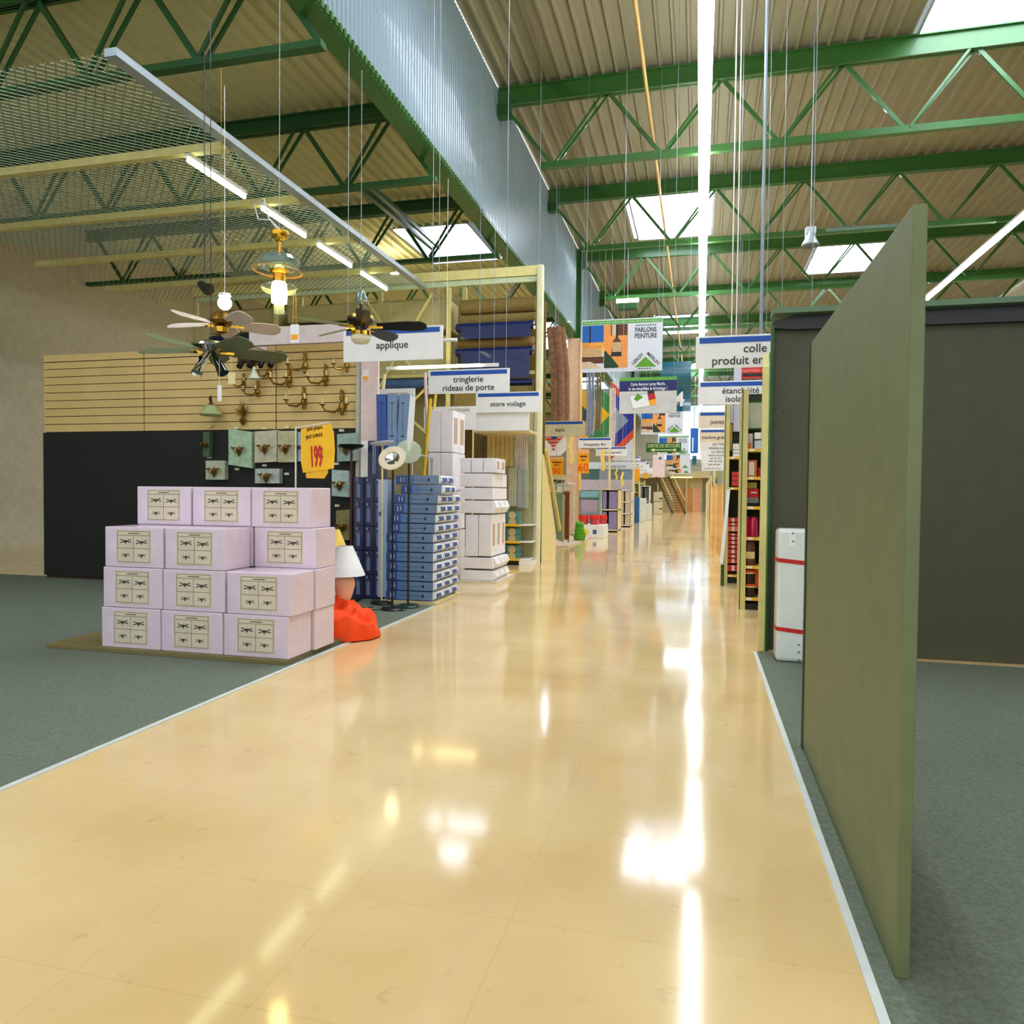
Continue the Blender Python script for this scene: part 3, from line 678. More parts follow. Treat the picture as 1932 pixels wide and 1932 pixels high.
# ------------------------------------------------------------------ table lamps and orange cloth
x, z = PX(650, 1110, 6.75); Y = 6.75
t = thing('table_lamp', (x, Y, .35), 'table lamp with white cone shade and peach egg shaped base', 'table lamp')
MB().lathe([(0, -.13), (.05, -.12), (.085, -.02), (.105, .06), (.095, .12), (.04, .14), (0, .145)], (x, Y, z - .02), 24).build('lamp_base', mat('peach_ceramic', (240, 190, 160), .35), t, smooth=True)
xs_, zb_ = PX(651, 1085, Y); _, zt2 = PX(655, 1030, Y)
MB().lathe([(.2, zb_), (.075, zt2), (.07, zt2), (.195, zb_)], (xs_ + .0, Y, 0), 28).build('shade', mat('white_shade', (236, 240, 244), .6), t, smooth=True)
x, z = PX(618, 1055, 6.9); _, zt2 = PX(618, 1000, 6.9)
t = thing('table_lamp', (x, 6.9, .3), 'table lamp with a yellow cone shade half behind the cartons', 'table lamp')
MB().lathe([(.17, z), (.05, zt2), (.045, zt2), (.165, z)], (x, 7.05, 0), 28).build('shade', mat('yellow_shade', (236, 206, 96), .6), t, smooth=True)
MB().lathe([(0, .045), (.09, .045), (.1, .08), (.03, .3), (.02, z + .02)], (x, 7.05, 0), 20).build('lamp_base', CREAM, t, smooth=True)
# cloth heap as a folded mound
def heap():
    from mathutils import noise
    n, mrow = 96, 34; vs_ = []; fs = []
    cx, cy = -3.42, 6.70
    for i in range(mrow + 1):
        tt_ = i / mrow
        for k in range(n):
            a = 2 * math.pi * k / n; ca, sa = math.cos(a), math.sin(a)
            edge = 1 + .07 * noise.noise(Vector((ca * 2.2, sa * 2.2, 3)))
            rr = math.sin(tt_ * math.pi / 2)
            x_ = .37 * edge * rr * ca; y_ = .34 * edge * rr * sa
            prof = math.cos(tt_ * math.pi / 2) ** .8
            h = (.30 - .22 * max(-1, min(1, x_ / .37)) * .55) * prof
            f1 = 1 - abs(noise.noise(Vector((x_ * 5 + y_ * 2, y_ * 4 - x_ * 3, 1.7)))) * 2.6
            f2 = 1 - abs(noise.noise(Vector((x_ * 9 - y_ * 5, y_ * 8, 7.1 + x_ * 3)))) * 2.2
            bump = (.085 * f1 + .035 * f2) * min(1, prof * 2.2)
            rad = 1 + .16 * f1 * tt_ * (1 - tt_) * 2
            vs_.append((cx + x_ * rad, cy + y_ * rad, .012 + max(0, h + bump - .03)))
    for i in range(mrow):
        for k in range(n):
            fs.append((i * n + k, i * n + (k + 1) % n, (i + 1) * n + (k + 1) % n, (i + 1) * n + k))
    m = MB(); m.add(vs_, fs)
    m.add([(p[0], p[1], .007) for p in vs_[-n:]], [tuple(range(n))])
    o = m.build('orange_cloth', mat('orange_cloth', (255, 74, 0), .8, var=.1), smooth=True)
    return tag(o, 'bright orange cloth heaped in folds at the foot of the table lamp', 'cloth')
heap()

# ------------------------------------------------------------------ floor lamps
def floor_lamp(u, v, ub, vtop, Y, pm, label, head, bm=None, r=.012):
    x, z = PX(u, v, Y); _, zt = PX(u, vtop, Y)
    t_ = thing('floor_lamp', (x, Y, 0), label, 'floor lamp')
    MB().lathe([(0, .006), (.135, .006), (.14, .02), (.12, .04), (.02, .05), (0, .05)], (x, Y, 0), 24).build('base', bm or pm, t_, smooth=True)
    MB().tube([(x, Y, .04), (x, Y, zt)], r, 10).build('pole', pm, t_)
    if head == 'bowl_up':
        MB().lathe([(0, 0), (.06, .01), (.14, .04), (.165, .075), (.16, .078), (.12, .05), (0, .03)], (x, Y, zt), 24).build('bowl', bm or BLACK, t_, smooth=True)
    elif head == 'dish':
        MB().lathe([(0, 0), (.1, .015), (.16, .045), (.155, .05), (0, .02)], (x, Y, zt), 24, tilt=(0, -.12)).build('dish', mat('white_glass_dish', (222, 230, 232), .25), t_, smooth=True)
    elif head == 'ring':
        c = (x, Y - .02, zt + .08)
        MB().lathe([(.09, .0), (.17, .012), (.165, .02), (.09, .012)], c, 28, tilt=(1.05, .1)).build('disc', mat('cream_metal_disc', (214, 200, 168), .35), t_, smooth=True)
        MB().lathe([(0, -.05), (.06, -.04), (.09, 0), (.085, .002), (0, -.03)], c, 24, tilt=(1.05, .1)).build('lamp_cup', CHROME, t_, smooth=True)
        MB().tube([(x, Y, zt - .03), (x, Y, zt + .03)], .022).build('joint', BRASS, t_)
    elif head == 'glass':
        c = (x, Y - .02, zt + .09)
        MB().lathe([(0, 0), (.08, .005), (.16, .03), (.155, .035), (0, .012)], c, 28, tilt=(1.15, .35)).build('disc', mat('clear_disc_glass', (196, 206, 180), .15, trans=.3, alpha=.8), t_, smooth=True)
        MB().tube([(x, Y, zt - .03), (x, Y, zt + .03)], .022).build('joint', BRASS, t_)
    return t_
floor_lamp(720, 1137, 0, 842, 8.75, mat('cream_lacquer', (230, 214, 160), .4), 'cream floor lamp with a white glass dish, left of the black pole', 'dish', BLACK)
floor_lamp(740, 1150, 0, 878, 8.35, BLACK, 'black floor lamp with a tilted cream disc head', 'ring', r=.014)
floor_lamp(770, 1141, 0, 868, 8.6, mat('dark_green_lacquer', (16, 42, 26), .35), 'dark green floor lamp with a tilted glass disc head', 'glass', r=.014)
floor_lamp(662, 1135, 0, 850, 8.9, mat('dark_red_lacquer', (70, 12, 16), .35), 'dark red floor lamp with a black upward bowl, against navy cartons', 'bowl_up', BLACK, r=.016)
tag(MB().tube([(-3.9, 8.45, .012), (-4.0, 8.3, .012), (-3.85, 8.2, .012), (-3.7, 8.33, .012), (-3.6, 8.2, .012), (-3.42, 8.3, .012), (-3.45, 8.42, .012)], .005, 6).build('power_cord', BLACK, smooth=True), 'loose black power cord curling between floor lamp bases', 'cord')

# ------------------------------------------------------------------ blue lamp cartons (X -3.9..-3.2, from Y 8.84)
def lamp_carton(x0, x1, y0, y1, z0, z1, label, side='x', flap=True):
    t_ = thing('lamp_carton', ((x0 + x1) / 2, (y0 + y1) / 2, z0), label, 'carton', 'flat blue floor lamp cartons')
    MB().box(x0, x1, y0, y1, z0, z1, 0).build('carton_box', SLATEB, t_)
    m = MB(); yy = y0 - .002; zc = (z0 + z1) / 2
    m.box(x0, x0 + .15, yy, y0, z0 + .004, z1 - .004, 0); m.box(x0 + .15, x0 + .24, yy, y0, z0 + .004, z1 - .004, 3)
    m.box(x0 + .17, x1 - .12, yy, y0, zc - .002, zc + .002, 1)
    m.prism_y([(x1 - .13, zc - .025), (x1 - .11, zc), (x1 - .13, zc + .025), (x1 - .145, zc)], yy - .001, y0, 1)
    m.box(x0 + .06, x0 + .07, yy - .001, yy, zc - .03, zc + .03, 2).box(x0 + .1, x0 + .11, yy - .001, yy, zc - .02, zc + .03, 2)
    m.box(x0, x1, yy, y0, z0, z0 + .006, 1)
    m.build('printed_front', [MIDB, NAVY, OFFW, mat('light_blue_print', (84, 122, 176), .4)], t_)
    if flap:
        d = y1 - y0
        MB().prism_y([(x1, z0 + .01), (x1 + .045, z0 + .045), (x1 + .03, z1 - .01), (x1, z1)], y0 + .02, y1 - .02).build('end_flap', WHITE, t_)
        MB().prism_y([(x1 + .02, z0 + .026), (x1 + .052, z0 + .044), (x1 + .044, zc + .03), (x1 + .03, zc + .03)], y0 + .05, y0 + d * .72).build('end_print', MIDB, t_)
    return t_
hrow = .1235; zz0 = .055
tag(MB().box(-3.95, -3.2, 8.78, 9.82, .006, .05).build('low_platform', mat('pale_pallet', (206, 190, 140), .6)), 'thin pale pallet board under the blue lamp cartons', 'platform')
offs = [-.0, .01, 0, .005, .0, .01, -.0, .04, .05, .09, .11, .2, .13]
for r in range(13):
    for tier, yy in enumerate((8.84, 9.15, 9.46)):
        if r > 10 and tier == 2: continue
        o_ = offs[r] if tier == 0 else offs[r] * .6
        lamp_carton(-3.9 + o_, -3.27 + o_ * .55, yy, yy + .3, zz0 + r * hrow, zz0 + r * hrow + hrow - .008, 'blue grey floor lamp carton, %s from the floor in the %s column' % (NTH[r] if r else 'lowest', ['front', 'middle', 'rear'][tier]))
# navy cartons standing in rows behind the red lamp
rows_v = [(1132, 1088), (1086, 1037), (1036, 986), (984, 935), (933, 880)]
cols = [(PX(a, 1000, 9.1)[0], PX(b_, 1000, 9.1)[0] - .004) for a, b_ in ((667, 686), (686, 705), (705, 723))]
zr = .03
LB = mat('pale_blue_lettering', (150, 165, 200), .5)
for r in range(5):
    for k, (a, b_) in enumerate(cols):
        Y = 9.1; z1 = .01 + r * .325
        t = thing('navy_carton', ((a + b_) / 2, Y, z1), 'navy blue lamp carton, %s row, %s column of the upright stack' % (['bottom', 'second', 'third', 'fourth', 'top'][r], ['outer', 'middle', 'inner'][k]), 'carton', 'navy lamp cartons standing in rows')
        MB().box(a, b_, Y, Y + .35, z1, z1 + .32).build('carton_box', NAVY, t, bevel=.004)
        m = MB(); xc = (a + b_) / 2
        for q in range(4): m.box(xc - .024 + q * .013, xc - .018 + q * .013, Y - .002, Y, z1 + .05, z1 + .25 - (q % 2) * .03)
        m.box(a + .04, a + .06, Y - .002, Y, z1 + .27, z1 + .3)
        m.build('printed_text', LB, t)
# tall white box beside and upright blue cartons on top
t = thing('lamp_carton', (-3.98, 9.2, .055), 'upright pale blue and white carton between navy and blue stacks', 'carton')
MB().box(-4.09, -3.96, 9.0, 9.3, .055, 1.6).build('carton_box', mat('pale_blue_carton', (176, 192, 220), .5), t)
MB().prism_y([(-4.09, 1.15), (-4.02, 1.22), (-4.02, 1.08)], 8.995, 9.0).build('printed_mark', MIDB, t)
t = thing('navy_carton', (-4.45, 9.2, 1.65), 'navy carton with white side, lying on top of the navy stack', 'carton')
x0, z1 = PX(683, 832, 9.15); x1, zb = PX(716, 880, 9.15); zb = 1.637
MB().box(x0, x0 + .1, 9.12, 9.4, zb, z1, 0).box(x0 + .1, x1, 9.12, 9.4, zb, z1, 1).build('carton_box', [WHITE, NAVY], t)
MB().box(x0 + .17, x0 + .185, 9.117, 9.12, zb + .04, z1 - .05).box(x0 + .2, x0 + .21, 9.117, 9.12, zb + .04, z1 - .05).build('printed_text', LB, t)
for i, (ua, ub, va, vb, tl) in enumerate(((711, 729, 744, 834, .01), (731, 748, 744, 835, .0), (751, 769, 744, 836, -.03))):
    Y = 9.25 + i * .02; xa, za = PX(ua, va, Y); xb, zb = PX(ub, vb, Y)
    t = thing('lamp_carton', ((xa + xb) / 2, Y, zb), 'upright blue lamp carton on top of the stack, %s of three' % ['outermost', 'middle', 'aisle side one'][i], 'carton')
    MB().prism_y([(xa - tl, za), (xb - tl, za), (xb + tl, zb - .15), (xa + tl, zb - .15)], Y, Y + .12).build('carton_box', SLATEB if i else MIDB, t)
    m = MB(); xc = (xa + xb) / 2
    m.box(xc - .002, xc + .002, Y - .003, Y, zb + .1, za - .12, 0).prism_y([(xc - .03, za - .11), (xc + .03, za - .11), (xc, za - .13)], Y - .003, Y, 0).box(xc - .025, xc + .025, Y - .003, Y, zb + .08, zb + .1, 0)
    m.build('printed_lamp', NAVY, t)
    if i == 2: MB().prism_y([(xb - tl + .002, za), (xb + .1, za - .06), (xb + .06, zb - .1), (xb + tl + .002, zb - .15)], Y + .0, Y + .02).build('white_side', WHITE, t)
# a shelf board carries them
zq = PX(740, 835, 9.27)[1] - .15
tag(MB().box(-4.3, -3.6, 9.2, 9.6, zq - .03, zq - .012).box(-4.28, -4.24, 9.3, 9.5, .01, zq - .03).box(-3.66, -3.62, 9.78, 9.8, .05, zq - .03).build('shelf_board', mat('shelf_pale', (180, 180, 170), .5)), 'pale shelf board carrying the upright blue cartons', 'shelf')

# ------------------------------------------------------------------ white blind cartons
def white_carton(u0, v0, u1, v1, Y, d, label, window=False, bulge=False):
    xa, za = PX(u0, v0, Y); xb, zb = PX(u1, v1, Y)
    zb = max(zb, .012)
    t_ = thing('white_carton', ((xa + xb) / 2, Y, zb), label, 'carton', 'plain white blind cartons')
    MB().box(xa + .003, xb - .003, Y, Y + d, zb + .002, za - .002).build('carton_box', WCART, t_, bevel=.006)
    if window:
        MB().box(xb - .002, xb + .002, Y + d * .25, Y + d * .75, zb + (za - zb) * .25, za - (za - zb) * .22).build('side_window', mat('beige_window_film', (196, 172, 150), .4), t_)
    if bulge:
        zm = (za + zb) / 2
        MB().prism_y([(xb - .003, za), (xb + .02, za - .01), (xb + .05, zm - .01), (xb - .003, zb)], Y + .02, Y + d - .02).build('open_flap', WHITE, t_)
    return t_
YW = 11.35
tag(MB().box(-3.86, -3.1, 11.3, 12.45, 0, .03).build('low_platform', mat('pale_pallet2', (220, 212, 196), .6)), 'thin pale board under the white blind cartons', 'platform')
for d in range(3):
    Y = YW + d * .3; dd = .28; tier = ['front', 'middle', 'rear'][d]
    # rows measured on the front plane, same real size behind
    def W(u0, v0, u1, v1, lb, **k):
        xa, za = PX(u0, v0, YW); xb, zb = PX(u1, v1, YW); zb = max(zb, .032)
        t_ = thing('white_carton', ((xa + xb) / 2, Y, zb), lb, 'carton', 'plain white blind cartons')
        MB().box(xa + .003, xb - .003, Y, Y + dd, zb + .002, za - .002).build('carton_box', WCART, t_, bevel=.006)
        if k.get('window'): MB().box(xb - .003, xb + .001, Y + .07, Y + .2, zb + (za - zb) * .25, za - (za - zb) * .22).build('side_window', mat('beige_window_film', (196, 172, 150), .4), t_)
        if k.get('flap'):
            zm = (za + zb) / 2
            MB().prism_y([(xb - .003, za), (xb + .02, za - .01), (xb + .055, zm - .01), (xb - .003, zb)], Y + .02, Y + dd - .02).build('open_flap', WHITE, t_)
    W(868, 1075, 930, 1098, 'long white carton, lowest layer, %s column' % tier, flap=True)
    W(868, 1051, 930, 1074, 'long white carton, second layer, %s column' % tier, flap=True)
    W(878, 971, 902, 1050, 'upright white carton on the second layer, farther from aisle, %s column' % tier)
    W(903, 971, 927, 1050, 'upright white carton with side window beside the aisle, %s column' % tier, window=True)
    W(868, 944, 930, 969, 'long white carton above the upright ones, %s column' % tier, flap=True)
    W(868, 920, 930, 943, 'long white carton, second above the upright ones, %s column' % tier)
    W(868, 893, 930, 919, 'long white carton, third above the upright ones, %s column' % tier)
    if d < 2:
        for q, (a, b_) in enumerate(((868, 888), (889, 911), (912, 936))):
            W(a, 864, b_, 892, 'short white carton on top of the pile, %s across, %s column' % (['first', 'second', 'third'][q], tier), window=(q == 2))
Y0 = 11.9
for d in range(2):
    for q, (a, b_) in enumerate(((808, 831), (832, 854))):
        for lv, (va, vb) in enumerate(((774, 853), (854, 925), (926, 1000), (1001, 1090))):
            xa, za = PX(a, va, Y0); xb, zb = PX(b_, vb, Y0); Y = Y0 + .34 * d
            t = thing('white_carton', ((xa + xb) / 2, Y, zb), 'tall white carton of the rear pile, %s level, %s column, %s row' % (['top', 'second', 'third', 'lowest'][lv], ['outer', 'inner'][q], ['front', 'back'][d]), 'carton', 'plain white blind cartons')
            MB().box(xa + .002, xb - .002, Y, Y + .33, max(zb, 0) + .002, za - .002).build('carton_box', WCART, t, bevel=.005)
            if q == 1 and lv == 0: MB().box(xb - .003, xb + .001, Y + .06, Y + .26, zb + .15, za - .12).build('side_window', MATS['beige_window_film'], t)

# curtain poles and boards in the curtain bay
POLE = mat('pale_pole', (236, 222, 160), .4)
for (ua, va, ub, vb, Y, r, m_, lb) in ((726, 706, 721, 745, 12.6, .035, POLE, 'cream curtain pole standing behind the blue cartons'), (802, 703, 806, 800, 12.4, .028, mat('pinkish_pole', (222, 196, 190), .4), 'pinkish curtain pole beside the tringlerie sign'),
                                       (812, 752, 801, 882, 11.6, .03, mat('yellow_pole', (226, 190, 40), .35), 'yellow curtain pole leaning beside the white cartons'), (823, 735, 820, 762, 12.2, .025, mat('yellow_pole2', (232, 196, 70), .4), 'short yellow pole under the tringlerie sign')):
    xa, za = PX(ua, va, Y); xb, zb = PX(ub, vb, Y); k = (zb - .02) / (za - zb); xf = xb + (xb - xa) * k
    tag(MB().tube([(xa, Y, za), (xf, Y, .01)], r, 12).build('curtain_pole', m_, smooth=True), lb, 'curtain pole')
x0, z1 = PX(716, 734, 12.0); x1, zb = PX(782, 760, 12.0)
t = thing('header_card', ((x0 + x1) / 2, 12.0, 0), 'white headed card on posts behind the upright blue cartons', 'sign')
MB().box(x0, x1, 12.0, 12.03, zb, z1).build('card', WHITE, t)
for xx in (x0 + .04, x1 - .04): MB().tube([(xx, 12.02, 0), (xx, 12.02, zb)], .012).build('post', WHITE, t)
MB().box(x0 + .15, x1 - .12, 11.995, 12.0, z1 - .09, z1 - .07).build('faint_print', mat('faint_ink', (190, 186, 176), .6), t)
# lit boards: vertical blind display
x0, z1 = PX(800, 768, 12.95); x1, zb = PX(897, 800, 12.95)
t = thing('display_header', ((x0 + x1) / 2, 12.95, 0), 'white header board reading verticale behind the white cartons', 'sign')
MB().box(x0, x1, 12.95, 12.98, zb - .1, z1).build('board', WHITE, t)
letters(t, 'verticale', PX(893, 0, 12.95)[0], 12.944, PX(880, 776, 12.95)[1], .1, mat('pale_brown_ink', (170, 150, 110), .6), align='RIGHT', width=.42)
for xx in (x0 + .05, x1 - .05): MB().tube([(xx, 12.97, 0), (xx, 12.97, zb - .1)], .015).build('post', CREAM, t)
x0, z1 = PX(892, 774, 13.8); x1, zb = PX(998, 812, 13.8)
t = thing('display_header', ((x0 + x1) / 2, 13.8, 0), 'blank white header board hanging under the store voilage sign', 'sign')
MB().box(x0, x1, 13.8, 13.85, zb, z1).build('board', WHITE, t)
MB().box(x0 + .02, x1, 13.85, 14.55, zb - .03, zb + .02).build('canopy', CREAM, t)
# curtain samples on the wall of that bay
for i, (u0, u1, v0, v1, col, lb) in enumerate(((893, 918, 815, 1050, (104, 84, 30), 'olive brown curtain sample hanging in the bay'), (919, 970, 818, 880, (206, 180, 110), 'tan wooden blind sample in the curtain bay'), (971, 996, 815, 885, (206, 198, 186), 'pale blind sample beside the tan one'),
                                               (960, 975, 882, 955, (186, 184, 160), 'narrow clear pack of curtain rings on its hook'), (977, 986, 885, 958, (170, 176, 168), 'slim hanging pack of curtain hooks'), (988, 996, 885, 958, (176, 182, 160), 'slim hanging pack nearest the end panel'))):
    Y = 14.6 if i < 3 else 14.45; xa, za = PX(u0, v0, Y); xb, zb = PX(u1, v1, Y)
    m = MB(); n = 6
    for k in range(n): m.box(xa + (xb - xa) * k / n, xa + (xb - xa) * (k + .9) / n, Y - .01 * (k % 2), Y + .03, zb, za)
    tag(m.build('curtain_sample' if i < 3 else 'hanging_pack', mat('sample_%d' % i, col, .6, var=.15)), lb, 'curtain sample' if i < 3 else 'hanging pack')

# gondola with yellow price rails
t = thing('gondola_shelf', (-3.7, 14.2, 0), 'cream gondola with yellow price rails at the end of the curtain bay', 'shelf unit')
MB().box(-4.35, -3.22, 14.7, 14.74, 0, 3.3).build('back_panel', mat('khaki_back', (176, 170, 122), .6), t)
ZS = [PX(975, v, 14.2)[1] for v in (1055, 1022, 990)]
for i, z in enumerate(ZS):
    q = MB().box(-4.3, -3.43 + .0, 14.22, 14.72, z - .03, z).build('shelf', CREAM, t)
    MB().box(-4.3, -3.43, 14.2, 14.22, z - .035, z + .012).build('price_rail', mat('yellow_rail', (240, 190, 30), .4), q)
    MB().box(-3.43, -3.2, 14.24, 14.72, z - .02, z + .0).build('side_bracket', WHITE, q)
MB().box(-4.3, -3.44, 14.26, 14.72, 0, ZS[0] - .03).build('plinth', BLACK, t)
MB().box(-3.44, -3.2, 14.2, 14.9, 0, .12).build('foot', WHITE, t)
MB().box(-3.26, -3.21, 14.66, 14.74, 0, 3.3).build('perforated_upright', mat('perforated_grey', (190, 186, 160), .5), t)
TEAL = mat('teal_pack', (84, 140, 132), .4); 
for i, z in enumerate(ZS):
    for c_ in range(3):
        for l_ in range(2):
            xx = -4.28 + c_ * .28; 
            t = thing('product_pack', (xx + .13, 14.3, z), 'teal boxed product on the gondola, %s shelf, %s across, %s' % (['bottom', 'middle', 'top'][i], ['first', 'second', 'third'][c_], ['lower', 'upper'][l_]), 'box', 'teal boxed products on the gondola shelves')
            MB().box(xx, xx + .26, 14.27, 14.5, z + .002 + l_ * .135, z + .13 + l_ * .135).build('pack', TEAL, t)
            MB().lathe([(0, 0), (.06, .002), (.075, .006), (.0, .007)], (xx + .12, 14.268, z + .05 + l_ * .135), 12, tilt=(math.pi / 2, 0)).build('picture', mat('tan_print', (206, 180, 130), .5) if c_ != 1 else mat('mauve_print', (140, 130, 130), .5), t)

# ------------------------------------------------------------------ department signs
def dept_sign(lines, x0, Y, ztop, label, w_=1.3, h=.37, col=WHITE, s=.105, wires=True, tc=None):
    t_ = thing('hanging_sign', (x0 + w_ / 2, Y, ztop - h), label, 'sign', 'white department signs with a blue band')
    MB().box(x0, x0 + w_, Y, Y + .02, ztop - h, ztop).build('board', col, t_, bevel=.002)
    MB().box(x0 + .04, x0 + w_ - .04, Y - .003, Y, ztop - .085, ztop - .02).build('blue_band', BLUE, t_)
    n = len(lines)
    for i, l in enumerate(lines):
        zz = ztop - .2 - i * .13 if n > 1 else ztop - .27
        tx_ = x0 + w_ / 2 if tc is None else tc
        if l.startswith('~'):
            m = MB(); 
            for k in range(3): m.box(x0 + .3 + k * .22, x0 + .46 + k * .22, Y - .003, Y, zz, zz + .03)
            m.build('illegible_print', INK, t_)
        else: letters(t_, l, tx_, Y - .003, zz, s * 1.28, INK, bold=.0015)
    if wires:
        for dx in (.06, w_ - .06): MB().tube([(x0 + dx, Y + .01, ztop), (x0 + dx, Y + .01, 10.45 if x0 > -4.5 else 8.35)], .004, 4).build('hanging_wire', STEEL, t_)
    return t_
SG = [(['applique'], 648, 622, 835, 677, 9.0), (['tringlerie', 'rideau de porte'], 808, 699, 961, 740, 11.1), (['store voilage'], 898, 741, 1020, 777, 13.75), (['tapis'], 1012, 795, 1102, 823, 19.2), (['moquette 4m'], 1091, 826, 1154, 845, 25.0), (['dalle moquette'], 1124, 843, 1183, 860, 30.0), (['revêtement plastique'], 1160, 861, 1208, 876, 36.0)]
for ls, u, v, u1, v1, Y in SG:
    x, z = PX(u, v, Y); x1, z1 = PX(u1, v1, Y)
    dept_sign(ls, x, Y, z, 'white hanging sign with blue band reading %s' % ' '.join(ls), w_=x1 - x, h=z - z1, col=WHITE if ls[0] != 'tapis' else mat('tan_board', (206, 198, 160), .5))
for i, (u, v, Y) in enumerate(((1174, 868, 41), (1184, 873, 45), (1194, 880, 50), (1205, 884, 55))):
    x, z = PX(u, v, Y); dept_sign(['~'], x, Y, z, 'small far white sign over the side aisles, %s after revêtement plastique' % ['first', 'second', 'third', 'fourth'][i])
RS = [(['colle', 'produit entretien'], 1313, 635, 8.8), (['étanchéité', 'isolation'], 1317, 720, 12.2), (['joints'], 1318, 777, 16.8), (['marbre grès'], 1320, 810, 21.5), (['sol 10x10', 'mono-cuisson'], 1321, 829, 25.5), (['sol 20x20', 'mono-cuisson'], 1322, 845, 30.0), (['sol et mur', 'salle de bain'], 1323, 858, 35.5), (['salle de bain'], 1324, 868, 41.0), (['meuble salle de bain'], 1324, 877, 48.0)]
for ls, u, v, Y in RS:
    x, z = PX(u, v, Y)
    dept_sign(ls, x, Y, z, 'white hanging sign with blue band reading %s' % ' '.join(ls), col=WHITE if Y < 14 or Y > 22 else mat('cream_sign_board', (232, 218, 194), .5), s=.105 if Y < 20 else .1, tc={16.8: PX(1353, 790, Y)[0], 21.5: PX(1346, 820, Y)[0]}.get(Y))

# price posters on yellow card
for i, (u0, v0, u1, v1, Y, lb) in enumerate(((1037, 862, 1063, 897, 20.5, 'orange price poster reading 90 beside the column'), (1090, 848, 1111, 893, 24.0, 'orange price poster reading 60 right of the column'), (1196, 883, 1207, 908, 33.5, 'small orange price poster at the cream post'), (1214, 892, 1222, 903, 46, 'tiny orange price poster far down the hall'))):
    xa, za = PX(u0, v0, Y); xb, zb = PX(u1, v1, Y)
    t = thing('price_poster', ((xa + xb) / 2, Y, zb), lb, 'price sign')
    MB().box(xa, xb, Y, Y + .006, zb, za).build('card', ORNG, t)
    MB().box(xa, xb, Y - .003, Y, za - (za - zb) * .16, za).build('card_header', mat('peach_header', (240, 180, 120), .5), t)
    if i < 2:
        letters(t, ['90', '60'][i], (xa + xb) / 2, Y - .004, zb + (za - zb) * .1, (za - zb) * .45, mat('orange_red_ink', (230, 60, 0), .5))
        MB().box(xa + .08, xb - .06, Y - .003, Y, za - (za - zb) * .33, za - (za - zb) * .26).box(xa + .12, xb - .12, Y - .003, Y, za - (za - zb) * .46, za - (za - zb) * .42).build('illegible_print', MATS['brown_ink'], t)
    MB().tube([((xa + xb) / 2, Y + .01, za), ((xa + xb) / 2, Y + .01, 10.45 if xa + xb > -9 else 7.26)], .004, 4).build('hanging_wire', STEEL, t)
for i, (u, v0, v1, Y, wd) in enumerate(((1078, 818, 875, 23.0, .11), (1138, 847, 888, 27.0, .14), (1163, 885, 905, 31, .08), (1174, 891, 918, 31.5, .1))):
    x, za = PX(u, v0, Y); _, zb = PX(u, v1, Y)
    m = MB(); n = 8
    for k in range(n):
        xx = x + .03 * math.sin(k * 1.1); m.box(xx - wd / 2, xx + wd / 2, Y, Y + .02, zb + (za - zb) * k / n, zb + (za - zb) * (k + 1) / n)
    m.tube([(x, Y + .01, za), (x, Y + .01, 10.45 if x > -4.5 else 7.26)], .004, 4)
    tag(m.build('hanging_streamer', mat('yellow_streamer', (246, 214, 110), .5)), 'yellow paper streamer hanging %s' % ['in front of the pinkish column', 'below the moquette sign', 'beside the small curled tag', 'above the white shelf unit'][i], 'streamer')

